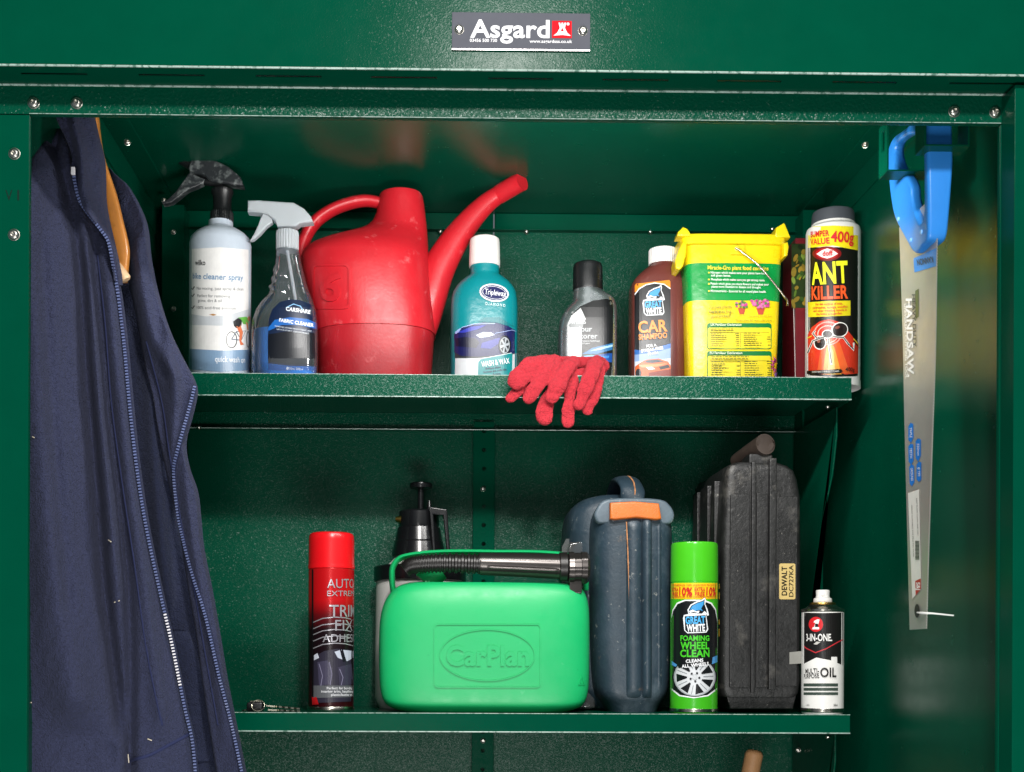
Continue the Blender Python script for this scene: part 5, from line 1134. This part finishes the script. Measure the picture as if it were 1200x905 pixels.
def slab(name, left, right, y0, y1, depth, thick, m, folds=(), nu=56, dv=6, edge=.010, bulge=0.0, seed=1, top=None):
    """a thick hanging piece of cloth between two edges; folds: (path, half width px, depth m) ridges (+) and creases (-)"""
    L, R_ = sm(left), sm(right); R = random.Random(seed); ph = [R.uniform(0, 6.3) for _ in range(8)]
    F_ = [(sm(a), w * 1.1, h * 1.8) for a, w, h in folds]
    def dep(px, py, u):
        d = depth(u, py)
        for a, w, h in F_:
            if a[0][1] - 40 < py < a[-1][1] + 40:
                k_ = 1.0
                if py < a[0][1]: k_ = 1 - (a[0][1] - py) / 40
                if py > a[-1][1]: k_ = 1 - (py - a[-1][1]) / 40
                q = (px - at(a, py)) / w; d -= h * k_ * math.exp(-q * q)
        d += .0012 * math.sin(px * .11 + py * .021 + ph[0]) + .0010 * math.sin(py * .045 - px * .05 + ph[1]) + .0006 * math.sin(px * .31 + py * .13 + ph[2])
        ed = 1 - min(1, min(u, 1 - u) * nu / 5.0)
        return d - bulge * math.sin(PI * u) + edge * (1 - math.sqrt(max(0, 1 - ed * ed)))
    rows, back = [], []
    nv = int((y1 - y0) / dv)
    for j in range(nv + 1):
        py = y0 + (y1 - y0) * j / nv; a, b = at(L, py), at(R_, py); fr, bk = [], []
        topr = 1 - min(1, j / 3.0); tr = edge * (1 - math.sqrt(max(0, 1 - topr * topr)))
        for i in range(nu + 1):
            u = i / nu
            if top:
                t0 = at(top, at(L, y0) + (at(R_, y0) - at(L, y0)) * u, 1); py = t0 + (y1 - t0) * j / nv; a, b = at(L, py), at(R_, py)
            px = a + (b - a) * u; d = dep(px, py, u) + tr; q = P(px, py, d); fr.append(q - JO)
            bk.append(q - JO + Vector((0, thick - (edge if i in (0, nu) else 0), 0)))
        rows.append(fr); back.append(bk)
    bm = bmesh.new()
    bm_loft(bm, [a + b[::-1] for a, b in zip(rows, back)], True, True)
    SURF[name] = lambda px, py: dep(px, py, (px - at(L, py)) / ((at(R_, py) - at(L, py)) or 1))
    return finish(name, bm, m, jk, 70)
Z1 = [(80, 138), (86, 198), (88, 215), (93, 235), (104, 252), (118, 270), (127, 284), (132, 308), (137, 336), (141, 365), (146, 409), (152, 475), (160, 546), (171, 616), (188, 696), (202, 757), (216, 827), (225, 866), (229, 905), (230, 925)]
Z2 = [(229, 452), (222, 480), (208, 530), (204, 552), (207, 590), (212, 620), (224, 668), (241, 722), (257, 792), (272, 850), (288, 925)]
ROUT = [(128, 196), (137, 206), (150, 217), (163, 240), (170, 262), (174, 300), (184, 345), (196, 382), (212, 416), (226, 442), (229, 456), (224, 480), (215, 515), (219, 545), (229, 574), (233, 610), (236, 640), (246, 690), (254, 735), (264, 795), (273, 840), (290, 925)]
# back of the jacket with the lining one sees into
slab('jacket_back', [(60, 139), (60, 925)], [(100, 139), (112, 200), (150, 300), (196, 400), (222, 455), (206, 530), (206, 560), (210, 620), (240, 722), (258, 800), (275, 925)], 139, 925, lambda u, py: .30 - .04 * u, .03, FLEECE_IN, [([(176, 420), (182, 560), (196, 700)], 8, .010)], seed=3)
# far front panel
BLEFT = [(122, 196), (128, 230), (140, 262), (151, 300), (151, 330), (160, 375), (170, 430), (178, 462), (184, 500), (196, 560), (208, 612), (215, 655), (222, 700), (229, 740), (237, 800), (246, 860), (256, 925)]
slab('far_front_panel', BLEFT, ROUT, 197, 925, lambda u, py: .225 - .015 * u, .022, FLEECE,
     [([(160, 300), (178, 390), (205, 440)], 9, .010), ([(150, 330), (165, 410), (186, 470), (196, 560), (206, 660), (224, 760)], 6, -.008), ([(196, 400), (205, 470), (198, 540)], 7, .007), ([(216, 560), (226, 640), (244, 740), (262, 840)], 6, .006)], 44, seed=5)
# patch pocket seen inside the opening
slab('pocket', [(201, 741), (222, 858), (226, 890)], [(222, 739), (246, 820), (262, 890)], 740, 892, lambda u, py: .262, .008, FLEECE_IN, nu=20, edge=.003, seed=8)
# near front panel with its broad sleeve fold
slab('near_front_panel', [(8, 139), (8, 925)], Z1, 158, 925, lambda u, py: .105 + .045 * u + .03 * max(0, (200 - py) / 60), .03, FLEECE,
     [([(30, 200), (40, 420), (60, 640), (85, 820)], 26, .020), ([(64, 170), (86, 250), (96, 330), (103, 450), (114, 580), (122, 690), (140, 830)], 7, -.020), ([(70, 190), (100, 300), (112, 430), (125, 560), (138, 690)], 9, .010), ([(110, 290), (120, 400), (130, 500), (146, 640), (153, 760), (152, 905)], 6, -.014),
      ([(128, 340), (140, 450), (152, 560), (170, 690), (188, 830)], 9, .008), ([(130, 905), (155, 888), (190, 872)], 6, -.004), ([(50, 300), (62, 500), (80, 700)], 7, -.006)], 84, edge=.012, bulge=.012, seed=11, top=[(210, 8), (182, 33), (170, 42), (158, 54), (151, 66), (150, 74), (156, 80), (176, 86)])
# stand-up collar and turned-back lapel
slab('collar', [(62, 128), (68, 145), (78, 165), (84, 185), (82, 198), (84, 214), (90, 234), (103, 252), (118, 270), (127, 286), (132, 310), (133, 330)], [(107, 128), (112, 150), (119, 180), (120.5, 205), (121, 230), (126, 260), (134, 296), (138, 316), (139, 330)], 128, 328, lambda u, py: .125 + .03 * u, .02, FLEECE,
     [([(84, 140), (92, 175), (96, 215), (108, 250)], 8, .010), ([(78, 150), (86, 176), (88, 196)], 5, -.010)], 30, edge=.008, seed=13)
# pocket welt / hem seam lines
def seam(name, path, off, r, m, surf):
    q = sm(path, 8); return part_j(name, m, lambda b: bm_tube(b, [P(x, y, surf(x, y) - off) - JO for x, y in q], r, 8))
def part_j(name, m, fn, kind=None):
    bm = bmesh.new(); fn(bm); return finish(name, bm, m, jk, 50, kind)
SEAM = mat('navy_seam', '#20284e', rough=.9, bump=[(900, .0005)])
seam('hem_seam', [(150, 892), (175, 885), (200, 872), (222, 860)], -.001, .0022, SEAM, SURF['near_front_panel'])
seam('placket_seam', [(115, 300), (124, 380), (131, 470), (143, 560), (158, 660), (172, 760), (190, 850)], -.0012, .0016, SEAM, SURF['near_front_panel'])
seam('facing_seam', [(172, 400), (190, 470), (199, 530), (206, 572), (215, 624), (228, 690), (240, 760), (256, 850)], -.0012, .0016, SEAM, SURF['far_front_panel'])
# zips: woven tape and two rows of teeth
TAPE = mat('zip_tape', '#1c2448', rough=.8, bump=[(1500, .0005)])
TOOTH = mat('zip_tooth', '#626e98', rough=.35, var=.1)
TOOTHW = mat('zip_tooth_bright', '#e8e6ea', rough=.3)
def zip_(path, y0, surf, dx, bright=None):
    q = [(x, y) for x, y in spline(path, 24) if y >= y0]; pts = [P(x + dx, y, surf(x - 1.5, y) - .004) - JO for x, y in q]
    part_j('zip_tape', TAPE, lambda b: bm_tube(b, pts, .0022, 8))
    def teeth(b):
        acc = 0; step = .0034
        for i in range(len(pts) - 1):
            a, c = pts[i], pts[i + 1]; l = (c - a).length; d = (c - a) / (l or 1)
            while acc < l:
                w = a + d * acc; s_ = d.cross(Vector((0, 1, 0))).normalized(); vs = []
                py = q[i][1]; mi = 1 if bright and bright[0] < py < bright[1] else 0
                for sx in (-.0016, .0016):
                    for sy_ in (-.0034, -.0008):
                        for sz in (-.0008, .0008): vs.append(b.verts.new(w + s_ * sx + Vector((0, sy_, 0)) + d * sz))
                for f in ((0, 1, 3, 2), (4, 6, 7, 5), (0, 4, 5, 1), (2, 3, 7, 6), (0, 2, 6, 4), (1, 5, 7, 3)): b.faces.new([vs[k] for k in f]).material_index = mi
                acc += step
            acc -= l
    bm = bmesh.new(); teeth(bm); finish('zip_teeth', bm, [TOOTH, TOOTHW], jk, None, 'stuff')
zip_(Z1, 200, lambda x, y: min(SURF['near_front_panel'](x, y), .155, (.127 if y < 300 else .127 + (y - 300) * .0006)), .5, (715, 800))
zip_(Z2, 454, SURF['far_front_panel'], 0)
part_j('zip_stop', TOOTHW, lambda b: bm_box(b, tuple(P(86, 201, .118) - JO - Vector((.002, .003, .004))), tuple(P(86, 201, .118) - JO + Vector((.002, .001, .004))), .0006))
part_j('lint', mat('lint', '#d8cdb8', rough=.9), lambda b: [bm_tube(b, [P(x, y, SURF['near_front_panel'](x, y) - .001) - JO, P(x + a, y + c, SURF['near_front_panel'](x + a, y + c) - .0015) - JO], .0006, 6) for x, y, a, c in ((127, 633, 3, 2), (38, 512, 2, 1), (150, 884, 1, 10), (173, 866, 5, 2), (35, 822, 2, 2), (134, 706, 6, -2))], 'stuff')

# hanger
hg = bpy.data.objects.new('wooden_hanger', None); COL.objects.link(hg); hg.location = P(110, 120, .19); hg.empty_display_size = .03
hg['label'] = 'orange varnished wooden coat hanger inside the fleece jacket'; hg['category'] = 'hanger'; HO = Vector(hg.location)
WOOD = mat('varnished_wood', '#c9823a', rough=.35, var=.16, varscale=45, bump=[(220, .0003)], dirt=('#8a4f20', .58, 60, .1, .4), coat=.3)
def arm(b, path, Y0, Y1, thick):
    rings = []; q = spline(path, 6); n = len(q)
    for i, (y, xl, xr) in enumerate(q):
        Y = Y0 + (Y1 - Y0) * i / (n - 1); a, c = P(xl, y, Y) - HO, P(xr, y, Y) - HO; w = (c - a) / 2; m_ = (a + c) / 2
        rings.append([m_ + w * math.copysign(abs(math.cos(t_)) ** .6, math.cos(t_)) + Vector((0, thick * math.copysign(abs(math.sin(t_)) ** .6, math.sin(t_)), 0)) for t_ in [2 * PI * k / 20 for k in range(20)]])
    bm_loft(b, rings)
def part_h(name, m, fn):
    bm = bmesh.new(); fn(bm); return finish(name, bm, m, hg, 50)
part_h('arm', WOOD, lambda b: arm(b, [(112, 96, 110), (137, 104, 115.5), (153, 110, 117), (183, 114, 122), (227, 117, 136.5), (259, 122, 144.5), (290, 130, 151.5), (314, 136, 150.5), (330, 140, 149)], .185, .205, .007))
part_h('trouser_bar', mat('pale_bar', '#d8b48c', rough=.5, var=.08), lambda b: bm_tube(b, [P(128, 300, .20) - HO, P(147, 327, .196) - HO, P(148, 328.5, .196) - HO], [.0065, .0065, .005], 16))
part_h('hook', STEEL, lambda b: bm_tube(b, [P(103, 114, .186) - HO + Vector((x, 0, z)) for x, z in ((0, -.004), (0, .012), (.004, .02), (.014, .026), (.024, .022), (.026, .012))], .0016, 10))
